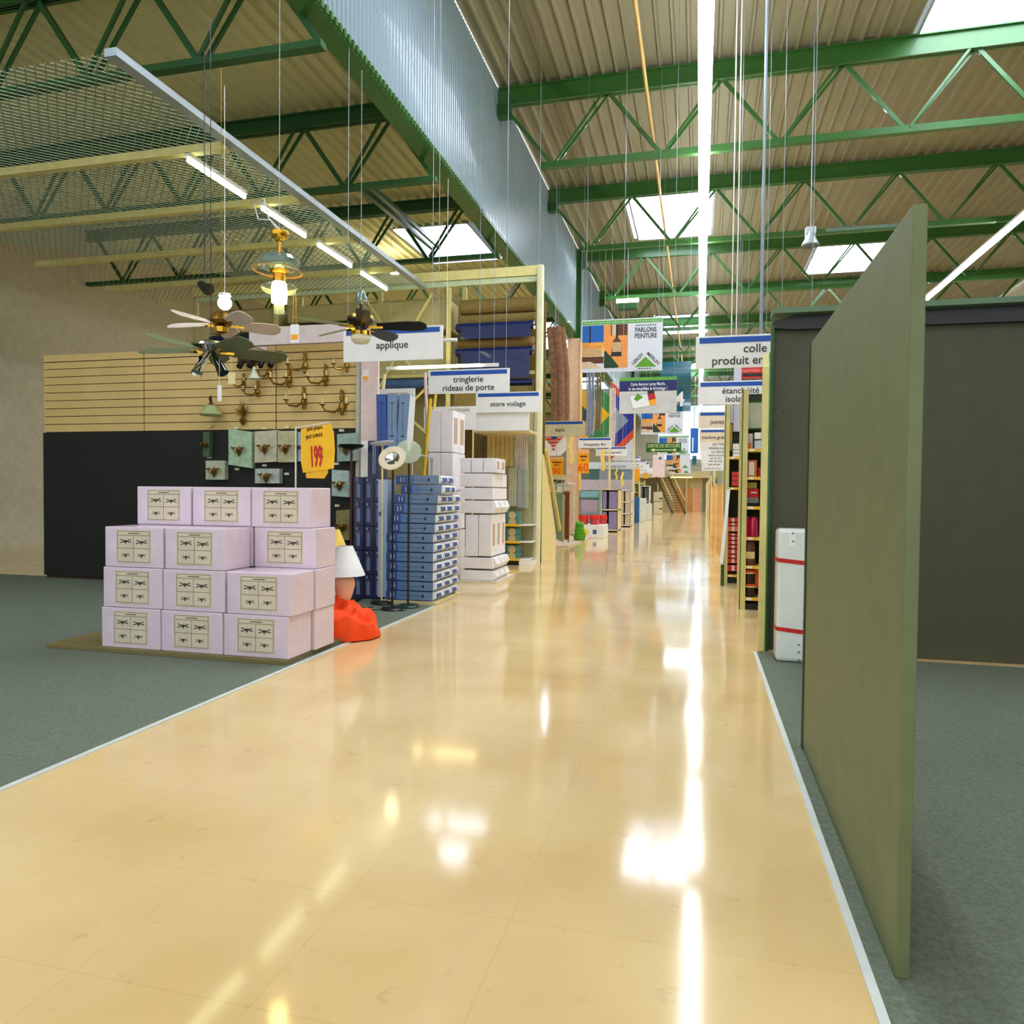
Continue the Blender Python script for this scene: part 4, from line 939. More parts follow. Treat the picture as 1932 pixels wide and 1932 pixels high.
# ------------------------------------------------------------------ campaign posters
CR = mat('poster_white', (214, 220, 230), .4, var=.03)
BL2 = mat('poster_blue', (0, 92, 176), .4); OR2 = mat('poster_orange', (232, 150, 62), .5, var=.12, scale=3); TAN = mat('poster_tan', (200, 164, 118), .6, var=.15, scale=20)
DBR = mat('poster_brown', (92, 48, 16), .6); DGR = mat('poster_dark_green', (10, 58, 26), .6); LG = mat('logo_green', (84, 152, 20), .5); STR = mat('valance_green', (92, 164, 60), .5)
PEACH = mat('poster_cream', (216, 190, 160), .6); YL = mat('roller_yellow', (240, 186, 40), .5)
def campaign(u, v, Y, label, detail=True):
    x0, z0_ = PX(u, v, Y); s = 147 / 1398 * 16.0 / 147 * 1.02    # metres per poster unit
    P = lambda a, b: (x0 + a * s, z0_ - b * s)
    t_ = thing('hanging_poster', (x0 + 73 * s, Y, z0_ - 95 * s), label, 'poster')
    def rect(m, a, b, c, d, mi, k=1): 
        (xa, za), (xb, zb) = P(a, b), P(c, d); m.box(xa, xb, Y - .001 * k, Y, zb, za, mi)
    def poly(m, pts, mi, k=2): m.prism_y([P(*p) for p in pts], Y - .001 * k, Y, mi)
    MB().box(x0, x0 + 147 * s, Y, Y + .02, z0_ - 96 * s, z0_).build('backing', CR, t_)
    m = MB(); rect(m, 1, 2, 146, 9, 0)
    for k in range(30): rect(m, 5 + k * 4.6, 4.5 + (k % 3) * .4, 7.6 + k * 4.6, 6.2, 1, 2)
    m.build('valance', [STR, CR], t_)
    m = MB()
    rect(m, 1, 10, 41, 41, 0); rect(m, 14, 10, 17, 43, 1, 3); rect(m, 1, 41, 41, 52, 2)
    rect(m, 1, 52, 38, 69, 3, 2); rect(m, 1, 68, 41, 80, 4, 2); poly(m, [(1, 77), (16, 76), (38, 88), (38, 89), (1, 89)], 5, 3)
    for a, b, c, d in ((15, 42, 18, 46), (17, 44, 38, 46), (37, 45, 39.5, 61)): rect(m, a, b, c, d, 6, 4)
    rect(m, 41.5, 9.5, 85, 89, 2); rect(m, 54, 9.5, 84, 30, 4, 2); rect(m, 56, 10, 63, 30, 5, 3)
    rect(m, 63, 10, 67, 36, 1, 4); poly(m, [(63, 34), (67, 34), (74, 42), (56, 42)], 4, 5); rect(m, 57, 42, 73, 52, 3, 4); poly(m, [(57, 52), (73, 52), (74, 68), (54, 68)], 1, 4); rect(m, 57, 50, 73, 60, 3, 5)
    poly(m, [(42, 59), (45, 57), (49, 63), (53, 66), (60, 75), (68, 85), (68, 89), (42, 89)], 7, 5)
    m.build('painting_picture', [BL2, BLACK, OR2, TAN, DBR, PEACH, YL, DGR], t_)
    lm = MB(); poly(lm, [(117, 70), (97.5, 89), (137, 89)], 0, 3); lm.build('logo_triangle', LG, t_)
    if detail:
        letters(t_, 'PARLONS', P(117, 25.5)[0], Y - .003, P(117, 25.5)[1], 12 * s, INK, width=38 * s, bold=.003)
        letters(t_, 'PEINTURE', P(117, 36.5)[0], Y - .003, P(117, 36.5)[1], 12 * s, INK, width=40 * s, bold=.003)
        letters(t_, 'LEROY', P(105, 76)[0], Y - .003, P(105, 76)[1], 8.4 * s, INK, width=26 * s, rot=math.radians(44), bold=.002)
        letters(t_, 'MERLIN', P(129, 76)[0], Y - .003, P(129, 76)[1], 8.4 * s, INK, width=29 * s, rot=math.radians(-44), bold=.002)
        m = MB()
        for k in range(9): rect(m, 99 + k * 4.2, 12.5, 101.8 + k * 4.2, 14.4, 0, 2)
        for k in range(5): rect(m, 104 + k * 5, 91, 108 + k * 5, 92.6, 0, 2)
        rect(m, 95, 94.3, 138, 94.8, 0, 2)
        m.build('illegible_print', INK, t_)
    for a in (8, 139): MB().tube([(P(a, 0)[0], Y + .01, z0_), (P(a, 0)[0], Y + .01, 10.45)], .004, 4).build('hanging_wire', STEEL, t_)
campaign(1098, 605, 16.0, 'large hanging poster reading parlons peinture, nearest and biggest of four')
campaign(1210, 769, 31.5, 'hanging parlons peinture poster below the teal aisle banner')
campaign(1257, 856, 55.5, 'small parlons peinture poster at the mezzanine', False)
campaign(1262, 868, 61.0, 'farthest parlons peinture poster, just under the other far one', False)
campaign(1243, 822, 44.0, 'hanging parlons peinture poster behind the green exit sign')
# loyalty card board
Y = 14.0; x0, z1 = PX(1169, 713, Y); s = 102 / 1398 * 14.4 / 102
t = thing('hanging_poster', (x0 + 51 * s, Y, z1 - 64 * s), 'hanging board with navy band, white card and red yellow tag', 'poster')
P = lambda a, b: (x0 + a * s, z1 - b * s)
MB().box(x0, x0 + 102 * s, Y, Y + .02, z1 - 65 * s, z1).build('board', mat('grey_white_board', (204, 204, 200), .4), t)
MB().box(x0, x0 + 102 * s, Y - .002, Y, z1 - 6 * s, z1).build('valance', STR, t)
MB().box(x0, x0 + 102 * s, Y - .002, Y, z1 - 25 * s, z1 - 6 * s).build('navy_band', mat('navy_band', (0, 22, 96), .4), t)
letters(t, 'Carte Aurore Leroy Merlin,', P(51, 15)[0], Y - .004, P(51, 15)[1], 8 * s, WHITE, width=62 * s, bold=.001)
letters(t, 'la vie simplifiée le bricolage !', P(51, 23)[0], Y - .004, P(51, 23)[1], 8 * s, WHITE, width=68 * s, bold=.001)
m = MB(); m.prism_y([P(18, 33), P(50, 29), P(56, 52), P(24, 57)], Y - .003, Y, 0); m.prism_y([P(19, 34), P(49.5, 30), P(55, 51.5), P(25, 56)], Y - .004, Y, 1)
m.build('card_picture', [STEEL, WHITE], t)
MB().prism_y([P(33, 29), P(43, 36), P(32, 43), P(26, 39)], Y - .006, Y).build('logo_triangle', LG, t)
m = MB(); m.prism_y([P(50, 24), P(62, 22.5), P(63, 29), P(51, 31)], Y - .006, Y, 0); m.prism_y([P(51, 31), P(63, 29), P(65, 39), P(53, 42)], Y - .006, Y, 1); m.prism_y([P(53, 42), P(65, 39), P(67, 48), P(55, 51)], Y - .006, Y, 2)
m.build('tag_picture', [BLACK, RED, ORNG], t)
for a in (6, 96): MB().tube([(P(a, 0)[0], Y + .01, z1), (P(a, 0)[0], Y + .01, 10.45)], .004, 4).build('hanging_wire', STEEL, t)
# teal aisle banner
Y = 20.0; x0, z1 = PX(1246, 683, Y); x1, zb = PX(1303, 776, Y); TE = mat('teal_banner', (0, 96, 122), .25, coat=.5)
t = thing('aisle_banner', ((x0 + x1) / 2, Y, zb), 'glossy teal vertical banner with the number four', 'banner')
m = MB(); n = 16
for k in range(n):
    za = zb + (z1 - zb) * k / n; zc = zb + (z1 - zb) * (k + 1) / n; ya = Y + .1 * math.sin(k / n * 6.3); yb = Y + .1 * math.sin((k + 1) / n * 6.3)
    m.add([(x0, ya, za), (x1, ya, za), (x1, yb, zc), (x0, yb, zc), (x0, ya + .01, za), (x1, ya + .01, za), (x1, yb + .01, zc), (x0, yb + .01, zc)], [(0, 1, 2, 3), (4, 7, 6, 5), (0, 3, 7, 4), (1, 5, 6, 2)])
m.build('banner_sheet', TE, t, smooth=True)
letters(t, '4', PX(1282, 767, Y)[0], Y - .15, PX(1278, 767, Y)[1], .52, WHITE, bold=.012)
for xx in (x0 + .05, x1 - .05): MB().tube([(xx, Y, z1), (xx, Y, 10.45)], .004, 4).build('hanging_wire', STEEL, t)
# exit sign
Y = 38.0; x0, z1 = PX(1219, 836, Y); x1, zb = PX(1285, 853, Y); GS = mat('exit_green', (20, 92, 20), .4)
t = thing('exit_sign', ((x0 + x1) / 2, Y, zb), 'green emergency exit sign with arrow reading sortie de secours', 'sign')
MB().box(x0, x1, Y, Y + .05, zb, z1).build('panel', GS, t)
PE = mat('pale_yellow_lettering', (226, 226, 160), .5)
letters(t, 'SORTIE DE SECOURS', (x0 + x1) / 2, Y - .006, zb + .24, .24, PE, width=(x1 - x0) * .92)
m = MB().box(x0 + .4, x1 - .35, Y - .005, Y, zb + .09, zb + .13); m.prism_y([(x0 + .2, zb + .11), (x0 + .42, zb + .2), (x0 + .42, zb + .02)], Y - .005, Y); m.box(x1 - .36, x1 - .25, Y - .005, Y, zb + .05, zb + .17)
m.build('arrow', PE, t)
for xx in (x0 + .2, x1 - .2): MB().tube([(xx, Y + .02, z1), (xx, Y + .02, 10.45)], .01, 4).build('hanging_wire', STEEL, t)
# blue vertical banner far, red isolation sign
Y = 45.0; x0, z1 = PX(1303, 808, Y); x1, zb = PX(1317, 855, Y)
t = thing('aisle_banner', ((x0 + x1) / 2, Y, zb), 'bright blue vertical banner with pale side lettering, far down the aisle', 'banner')
MB().box(x0, x1, Y, Y + .02, zb, z1).build('banner_sheet', mat('bright_blue_sheet', (0, 90, 176), .4), t)
MB().box(x0 + .1, x0 + .17, Y - .01, Y, zb + .1, zb + .9).build('illegible_print', WHITE, t)
MB().tube([((x0 + x1) / 2, Y, z1), ((x0 + x1) / 2, Y, 10.45)], .01, 4).build('hanging_wire', STEEL, t)
Y = 62.0; x0, z1 = PX(1306, 860, Y); x1, zb = PX(1314, 877, Y)
tag(MB().box(x0, x1, Y, Y + .02, zb, z1).tube([((x0 + x1) / 2, Y, z1), ((x0 + x1) / 2, Y, 10.45)], .01, 4).build('aisle_banner', TE), 'tiny teal banner at the very end of the aisle', 'banner')
Y = 13.0; x0, z1 = PX(1387, 694, Y); x1, zb = PX(1450, 713, Y)
t = thing('hanging_sign', ((x0 + x1) / 2, Y, zb), 'red sign with black label strip under the colle sign', 'sign')
MB().box(x0, x1, Y, Y + .02, zb, z1).build('board', mat('signal_red', (214, 30, 20), .4), t)
letters(t, 'ISOLATION A', x0 + .05, Y - .004, z1 - .075, .062, mat('pinkish_lettering', (240, 190, 170), .5), align='LEFT', width=.4)
MB().box(x0 + .12, x1 - .1, Y - .003, Y, zb + .03, zb + .085).build('black_strip', BLACK, t)
for xx in (x0 + .05, x1 - .05): MB().tube([(xx, Y + .01, z1), (xx, Y + .01, 10.45)], .004, 4).build('hanging_wire', STEEL, t)
# vertical grey conduit in front of the right roof and hung fittings
x, z = PX(1440, 400, 11.5)
tag(MB().tube([(x + .0, 11.5, PX(1430, 690, 11.5)[1]), (x, 11.5, 8.6), (x + .05, 11.5, 10.4)], .022, 8).build('conduit_pole', mat('grey_blue_conduit', (130, 146, 156), .5)), 'thin grey conduit hanging from the roof by the colle sign', 'conduit')
for i, (u, v0, v1, Y) in enumerate(((1383, 455, 632, 12.5), (1392, 470, 632, 12.5))):
    x, za = PX(u, v0, Y); _, zb = PX(u, v1, Y); tag(MB().tube([(x, Y, zb - .3), (x, Y, 10.45)], .01, 6).build('hanging_rod', OFFW), 'pale hanging rod above the colle sign, %s of the pair' % ['one nearer the light run', 'one nearer the dark panel'][i], 'rod')
Y = 27.0; x, z = PX(1184, 567, Y)
t = thing('pendant_light', (x, Y, z), 'short fluorescent fitting with a green reflector under the roof', 'ceiling light')
MB().tube([(x - .4, Y, z), (x + .4, Y, z)], .07, 10).build('tube', TUBE2, t); MB().box(x - .33, x + .33, Y - .05, Y + .3, z - .3, z - .1).build('reflector', GREEN_D, t)
MB().tube([(x, Y, z + .05), (x, Y, 10.45)], .01, 4).build('hanging_wire', STEEL, t)
Y = 15.0; x, z = PX(1529, 452, Y)
t = thing('flood_lamp', (x, Y, z), 'grey flood lamp hanging from the roof beside the distant skylight', 'lamp')
MB().lathe([(.02, .16), (.09, .12), (.1, .02), (.16, -.1), (.15, -.12)], (x, Y, z), 16).build('reflector', STEEL, t, smooth=True)
MB().box(x - .09, x + .09, Y - .08, Y + .08, z + .1, z + .22).build('gear_box', mat('pale_grey_box', (190, 200, 200), .4), t)
MB().tube([(x, Y, z + .2), (x, Y, 10.45)], .008, 4).build('hanging_rod', STEEL, t)
# warm tube behind the tringlerie sign
Y = 14.6; x0, z = PX(752, 694, Y); x1, z2 = PX(904, 692, Y)
t = thing('tube_light', ((x0 + x1) / 2, Y, z), 'warm glowing tube light above the tringlerie sign', 'ceiling light')
MB().tube([(x0, Y, z), (x1, Y, z)], .03, 10).build('tube', WARMT, t)
MB().box(x0 - .3, x1 + .4, Y + .04, Y + .07, z - .03, z + .04).build('housing', WHITE, t)
for xx in (x0 - .2, x1 + .3): MB().tube([(xx, Y + .05, z + .04), (xx, Y + .05, 6.82)], .004, 4).build('hanging_wire', STEEL, t)
x0, z = PX(838, 642, 12.2); x1, _ = PX(862, 642, 12.2)
tag(MB().tube([(x0, 12.2, z), (x1, 12.2, z)], .03, 10).tube([(x0 + .05, 12.2, z), (x0 + .05, 12.2, 6.82)], .004, 4).build('tube_end_fitting', WHITE), 'short unlit white tube fitting beside the applique sign', 'light fitting')

# ------------------------------------------------------------------ carpets, chevron wall, mid-distance goods
Y = 20.0; xa, za = PX(1048, 618, Y); xb, zb = PX(1058, 795, Y)
t = thing('hanging_rug', ((xa + xb) / 2, Y, zb), 'tall brown rug roll hanging beside the pinkish column', 'rug')
m = MB(); n = 20
for r_, dx, dy in ((.13, -.16, 0), (.12, .0, -.03), (.1, .12, .05)):
    m.tube([(xb + dx + .02, Y + dy, zb), (xb + dx, Y + dy, (za + zb) / 2), (xa + dx + .04, Y + dy, za)], r_, 12)
m.build('folded_rug', mat('brown_rug_pile', (138, 100, 74), .95, var=.3, scale=10, bump=.5), t, smooth=True)
MB().tube([(xa, Y, za), (xa, Y, 10.45 if xa > -4.5 else 8.35)], .01, 5).build('hanging_wire', STEEL, t)
# striped pennant
Y = 21.5
t = thing('striped_pennant', (-4.3, Y, 2.2), 'white board with red and blue striped triangle below the tapis sign', 'banner')
pts = [PX(u, v, Y) for u, v in ((1018, 820), (1068, 820), (1068, 848), (1058, 860), (1034, 860), (1018, 846))]
MB().prism_y(pts, Y, Y + .03).build('board', WHITE, t)
m = MB()
for k in range(5):
    v = 821 + k * 6; hw = 22 - k * 5.4; m.prism_y([PX(1044 - hw, v, Y), PX(1044 + hw, v, Y), PX(1044 + hw - 4, v + 4.2, Y), PX(1044 - hw + 4, v + 4.2, Y)], Y - .01, Y, 0)
m.prism_y([PX(1036, 820, Y), PX(1056, 820, Y), PX(1050, 828, Y), PX(1042, 828, Y)], Y - .015, Y, 1)
m.build('striped_print', [mat('brick_red', (206, 70, 40), .5), mat('royal_blue', (20, 50, 160), .5)], t)
MB().box(-4.65, -4.63, Y + .03, Y + .05, .0, 3).box(-3.95, -3.93, Y + .03, Y + .05, 0, 3).build('legs', STEEL, t)
# chevron boards
def chevron(u0, v0, u1, v1, Y, tip, bands, label):
    (xa, za), (xb, zb) = PX(u0, v0, Y), PX(u1, v1, Y)
    t_ = thing('chevron_board', ((xa + xb) / 2, Y, zb), label, 'display board')
    m = MB(); zc = (za + zb) / 2; W_ = xb - xa; mats = []
    m.box(xa, xb, Y, Y + .04, zb, za, 0); mats.append(mat('board_grey_white', (206, 214, 220), .5))
    for i, (f0, col, nm) in enumerate(bands):   # drawn outermost first: right pointing filled shape clipped to the board
        tx = xa + W_ * f0; mm_ = mat(nm, col, .5); mats.append(mm_)
        hh = (za - zb) / 2; reach = tx - xa; 
        pts_ = [(tx, zc)]
        if reach > hh: pts_ += [(tx - hh, zc - hh), (xa, zc - hh), (xa, zc + hh), (tx - hh, zc + hh)]
        else: pts_ += [(xa, zc - reach), (xa, zc + reach)]
        # clip to right edge
        if tx > xb:
            e = tx - xb
            if e >= hh: pts_ = [(xa, zc - hh), (xb, zc - hh), (xb, zc + hh), (xa, zc + hh)]
            else: pts_ = [(xb, zc - e), (tx - hh, zc - hh) if reach > hh else (xa, zc - reach), (xa, zc - min(hh, reach)), (xa, zc + min(hh, reach)), (tx - hh, zc + hh) if reach > hh else (xa, zc + reach), (xb, zc + e)]
        m.prism_y(pts_, Y - .004 * (i + 1), Y, len(mats) - 1)
    m.build('painted_board', mats, t_)
    MB().box(xb, xb + .06, Y - .05, Y + .05, 0, za).build('post', CREAM, t_)
    MB().box(xa - .0, xa + .05, Y + .04, Y + .08, 0, za).build('post', CREAM, t_)
chevron(1094, 735, 1149, 832, 29.0, 0, [(2.5, (20, 70, 160), 'chev_blue1'), (2.15, (128, 148, 166), 'chev_grey'), (1.6, (50, 130, 76), 'chev_green'), (1.02, (228, 178, 16), 'chev_yellow'), (.4, (16, 60, 50), 'chev_darkgreen')], 'board painted with green and yellow chevrons beside the column')
chevron(1152, 720, 1195, 868, 32.0, 0, [(1.7, (206, 66, 36), 'chev_red'), (1.35, (6, 30, 140), 'chev_blue'), (.78, (128, 148, 166), 'chev_grey'), (.25, (50, 120, 60), 'chev_green2')], 'board painted with red, blue and grey chevrons at the cream post')
for i, (u0, u1, v0, v1, Y, col, lb) in enumerate(((1106, 1120, 700, 822, 26.5, (140, 150, 172), 'grey fabric length hanging in front of the chevron board'), (1123, 1133, 700, 812, 27.0, (130, 120, 90), 'striped brown and green fabric length hanging by the grey one'), (1153, 1160, 732, 850, 31.2, (222, 210, 206), 'twisted white and pink fabric length between the chevron boards'))):
    xa, za = PX(u0, v0, Y); xb, zb = PX(u1, v1, Y); m = MB(); n = 5
    for k in range(n): m.tube([(xa + (xb - xa) * (k + .5) / n, Y + .04 * (k % 2), za), (xa + (xb - xa) * (k + .5) / n + .03, Y, (za + zb) / 2), (xa + (xb - xa) * (k + .5) / n, Y + .04 * (k % 2), zb)], (xb - xa) / n * .5, 6)
    m.tube([((xa + xb) / 2, Y, za), ((xa + xb) / 2, Y, 10.45)], .006, 4)
    tag(m.build('hanging_fabric', mat('fabric_%d' % i, col, .9, var=.25, scale=5), smooth=True), lb, 'fabric')
# white shelf header boards and backdrop for the middle distance
Y = 34.0
t = thing('goods_backdrop', (-5.2, Y, 0), 'grey and green panelled back wall of the flooring department', 'display wall')
m = MB(); cols = [(96, 112, 98), (70, 110, 96), (150, 152, 156), (110, 124, 112), (120, 146, 160)]
xa, za = PX(1090, 885, Y); xb, zb = PX(1193, 905, Y)
for k in range(5): m.box(xa + (xb - xa) * k / 5, xa + (xb - xa) * (k + 1) / 5, Y, Y + .05, 0, za, k)
m.build('panels', [mat('back_%d' % k, c, .6) for k, c in enumerate(cols)], t)
MB().box(xa, xb, Y - .02, Y, PX(1100, 885, Y)[1], PX(1100, 872, Y)[1]).build('header', mat('pale_blue_header', (216, 226, 240), .4), t)
letters(t, 'parquet pour', PX(1160, 880, Y)[0], Y - .03, PX(1150, 882, Y)[1], .2, mat('grey_ink', (110, 110, 120), .6))
MB().box(xa, xb, Y - .3, Y - .02, PX(1100, 925, Y)[1], PX(1100, 905, Y)[1]).build('stock_shelf', mat('pinkish_grey_stock', (196, 188, 200), .6), t)
# green metal display stand
Y = 25.0; xa, za = PX(1092, 926, Y); xb, zb = PX(1131, 990, Y); GM = mat('grey_green_metal', (130, 160, 150), .4)
t = thing('display_stand', ((xa + xb) / 2, Y, 0), 'grey green metal display stand with a sloped top behind red tubs', 'display stand')
MB().box(xa, xa + .04, Y, Y + .5, 0, za).build('leg', GM, t); MB().box(xb - .04, xb, Y, Y + .5, 0, za).build('leg', GM, t)
MB().add([(xa, Y, za - .2), (xb, Y, za - .2), (xb, Y + .4, za), (xa, Y + .4, za), (xa, Y, za - .24), (xb, Y, za - .24), (xb, Y + .4, za - .04), (xa, Y + .4, za - .04)], [(0, 1, 2, 3), (7, 6, 5, 4), (0, 4, 5, 1), (1, 5, 6, 2), (2, 6, 7, 3), (3, 7, 4, 0)]).build('sloped_top', mat('teal_panel', (100, 140, 140), .4), t)
MB().box(xa + .05, xb - .05, Y + .05, Y + .4, zb + .1, za - .3).build('stock_board', mat('mauve_stock', (176, 160, 176), .6), t)
for z in (zb, zb + .35): MB().box(xa, xb, Y - .01, Y + .02, z, z + .05).build('rail', GM, t)
# red tubs on a white printed box
Y = 23.6; xa, za = PX(1091, 990, Y); xb, zb = PX(1139, 1013, Y)
t = thing('printed_box', ((xa + xb) / 2, Y, 0), 'white box with yellow and blue marks under the red tubs', 'box')
MB().box(xa, xb, Y, Y + 1.2, .0, za).build('box_body', WHITE, t, bevel=.01)
x1, z1 = PX(1104, 1003, Y); MB().lathe([(0, 0), (.1, .0), (.11, .004), (0, .005)], (x1, Y - .001, z1 - .02), 16, tilt=(math.pi / 2, 0)).build('yellow_mark', mat('mark_yellow', (250, 220, 20), .4), t)
x1, z1 = PX(1122, 1003, Y); MB().box(x1 - .06, x1 + .06, Y - .004, Y, z1 - .08, z1 + .06).build('blue_mark', mat('mark_blue', (50, 90, 150), .4), t)
RT = mat('red_plastic', (200, 14, 18), .25, coat=.5)
for i, (u, w_) in enumerate(((1101, 0), (1122, 0), (1136, .55))):
    x, _ = PX(u, 980, Y + .35 + w_); yy_ = Y + .35 + w_
    t = thing('red_tub', (x, yy_, za), 'red plastic tub on the white box, %s from the column' % ['first', 'second', 'third'][i], 'tub', 'red plastic tubs on the white box')
    MB().lathe([(0, za + .002), (.14, za + .005), (.16, za + .16), (.168, za + .17), (.15, za + .17)], (x, yy_, 0), 20).build('tub_body', RT, t, smooth=True)
    MB().lathe([(.15, za + .172), (.172, za + .175), (.165, za + .3), (.0, za + .31)], (x, yy_, 0), 20).build('lid', mat('red_lid', (222, 40, 34), .3), t, smooth=True)
# green plush figure-like object: a green cushion roll by the rug display
Y = 22.0; x, z = PX(1090, 1020, Y); GRN = mat('bright_green', (86, 160, 20), .8, var=.15)
t = thing('green_bundle', (x, Y, 0), 'bright green ribbed bundle standing at the rug display foot', 'bundle')
prof = [(0, .0), (.09, .01)] + [(.1 + .014 * (k % 2) + .02 * math.sin(k * .35), .02 + k * .035) for k in range(1, 17)] + [(.07, .63), (0, .64)]
MB().lathe([(a_ * 1.45, h_ * .92) for a_, h_ in prof], (x + .05, Y, 0), 18).build('bundle_body', GRN, t, smooth=True)
MB().lathe([(0, -.08), (.06, -.05), (.1, 0), (.07, .06), (0, .08)], (x - .16, Y - .05, .26), 14, tilt=(0, -1.3)).build('side_lobe', mat('dark_teal_green', (16, 100, 66), .7), t, smooth=True)
# standing rug samples
for i, (u0, u1, v0, v1, Y, col, lb) in enumerate(((1022, 1060, 932, 1020, 19.6, (116, 138, 118), 'grey green bath rug hung over the rail with dark spots'), (1060, 1064, 938, 1022, 20.0, (180, 170, 110), 'thin ochre edged rug on the rail'), (1064, 1073, 930, 1018, 20.3, (120, 64, 24), 'rust brown rug on the rail'), (1071, 1083, 914, 1008, 20.7, (222, 204, 180), 'shaggy cream rug on the rail, closest to the column'))):
    xa, za = PX(u0, v0, Y); xb, zb = PX(u1, v1, Y); m = MB()
    n = 6
    for k in range(n): m.box(xa + (xb - xa) * k / n, xa + (xb - xa) * (k + 1) / n, Y + .01 * (k % 2), Y + .06, max(zb, .05) + .02 * math.sin(k * 2), za)
    m.tube([(xa, Y + .06, za), (xb, Y + .06, za)], .06, 10)
    tag(m.build('display_rug', mat('rug_%d' % i, col, .95, var=.25, scale=20, bump=.4)), lb, 'rug')
Y = 20.9; xa, za = PX(1030, 914, Y); xb, _ = PX(1075, 914, Y)
t = thing('rug_rail', ((xa + xb) / 2, Y, 0), 'pale metal rail carrying the display rugs', 'rack')
MB().box(xa, xb, Y, Y + .5, za - .04, za).build('top_rail', mat('pale_blue_metal', (170, 184, 196), .35), t)
MB().box(xa, xa + .05, Y, Y + .05, 0, za - .04).build('leg', STEEL, t); MB().box(xb - .05, xb, Y, Y + .05, 0, za - .04).build('leg', STEEL, t)
x, z = PX(1047, 903, 20.2); MB().tube([(x - .1, 20.2, z), (x + .12, 20.2, z), (x - .1, 20.2, z - .25)], .012, 6).build('hook', CHROME, t)
tag(MB().box(-4.4, -3.35, 19.4, 24.5, 0, .03).build('low_platform', mat('pinkish_platform', (206, 178, 150), .5)), 'low pinkish platform under the display rugs', 'platform')

# purple and white shelf units by the cream post
def shelf_unit(u0, u1, vt, Y, d, pm, gm, label, n=2, x_side=True):
    xa, za = PX(u0, vt, Y); xb, _ = PX(u1, vt, Y)
    t_ = thing('shelf_unit', ((xa + xb) / 2, Y, 0), label, 'shelf unit')
    for xx in (xa, xb - .04): MB().box(xx, xx + .04, Y, Y + d, 0, za).build('side', pm, t_)
    for k in range(n + 1):
        z = .05 + (za - .08) * k / n; MB().box(xa, xb, Y, Y + d, z, z + .04).build('shelf', pm, t_)
    for k in range(n):
        z = .09 + (za - .08) * k / n; h = (za - .08) / n
        MB().box(xa + .06, xa + (xb - xa) * .3, Y + .04, Y + d - .05, z, z + h * .88).box(xa + (xb - xa) * .45, xb - .06, Y + .04, Y + d - .05, z, z + h * .88).build('stock', gm, t_)
    MB().box(xa, xb, Y + d - .02, Y + d, 0, za).build('back', BLACK, t_)
    return t_
shelf_unit(1134, 1168, 923, 27.6, .9, CREAM, mat('mauve_goods', (138, 130, 172), .6), 'cream shelf unit stocked with mauve goods')
shelf_unit(1170, 1192, 925, 32.0, .9, WHITE, mat('beige_goods', (206, 186, 160), .6), 'white shelf unit with three beige stocked levels', 3)
shelf_unit(1208, 1226, 917, 44.0, .9, WHITE, mat('dark_goods', (80, 86, 70), .6), 'far shelf unit with dark goods past the blue drum', 2)
Y = 37.0; x, z = PX(1200, 938, Y)
tag(MB().lathe([(0, 0), (.16, 0), (.17, .05), (.17, z - .05), (.15, z), (0, z)], (x, Y, 0), 20).build('blue_drum', mat('drum_blue', (30, 84, 140), .35), smooth=True), 'tall blue drum standing at the corner of the side aisle', 'drum')
for i, (u0, v0, u1, v1, Y) in enumerate(((1205, 940, 1218, 968, 38.5), (1206, 968, 1217, 983, 38.2), (1219, 950, 1229, 977, 41))):
    xa, za = PX(u0, v0, Y); xb, zb = PX(u1, v1, Y); zb = 0 if i else za - .75
    tag(MB().box(xa, xb, Y, Y + .6, [.42, 0, 0][i], za).build('white_box', mat('white_goods', (220, 222, 214), .4), bevel=.02), 'white boxed goods %s' % ['resting on the low box by the blue drum', 'on the floor beside the blue drum', 'taller box past the blue drum'][i], 'box')
for i, (v0, v1) in enumerate(((928, 946), (947, 969))):
    Y = 52.0; xa, za = PX(1233, v0, Y); xb, zb = PX(1249, v1, Y)
    t = thing('appliance_box', ((xa + xb) / 2, Y, max(zb, 0)), 'grey white appliance box beside the stairs, %s one' % ['upper', 'lower'][i], 'box')
    MB().box(xa, xb, Y, Y + .8, (0.0 if i else max(zb, 0)), za).build('box_body', mat('grey_white_goods', (204, 200, 170), .5), t, bevel=.02)
    MB().box(xb - .2, xb + .01, Y - .01, Y, za - .5, za - .42).build('dark_handle', BLACK, t)
# generic stocked side gondolas further along the left of the aisle
SC = [(196, 190, 178), (150, 160, 150), (210, 196, 150), (170, 176, 190)]
for i, Y in enumerate((36.5, 41.5, 46.5, 51.5, 56.5)):
    t = thing('gondola_shelf', (-6.8, Y, 0), 'stocked gondola across the side aisle on the left, %s of the far ones' % ORD[i], 'shelf unit')
    MB().box(-9.5, -4.0, Y, Y + .05, 0, 2.3).build('back_panel', mat('khaki_back', (176, 170, 122), .6), t)
    for z in (.1, .8, 1.5, 2.1): MB().box(-9.5, -4.0, Y - .4, Y, z, z + .04).build('shelf', CREAM, t)
    m = MB()
    for z in (.14, .84, 1.54):
        xx = -9.4
        while xx < -4.3:
            w_ = .2 + .25 * random.random(); m.box(xx, xx + w_, Y - .36, Y - .02, z, z + .3 + .25 * random.random(), random.randrange(4)); xx += w_ + .03
    m.build('stock', [mat('stock_%d' % k, c, .6) for k, c in enumerate(SC)], t)
    MB().box(-4.04, -3.98, Y - .42, Y + .05, 0, 2.4).build('end_panel', CREAM, t)

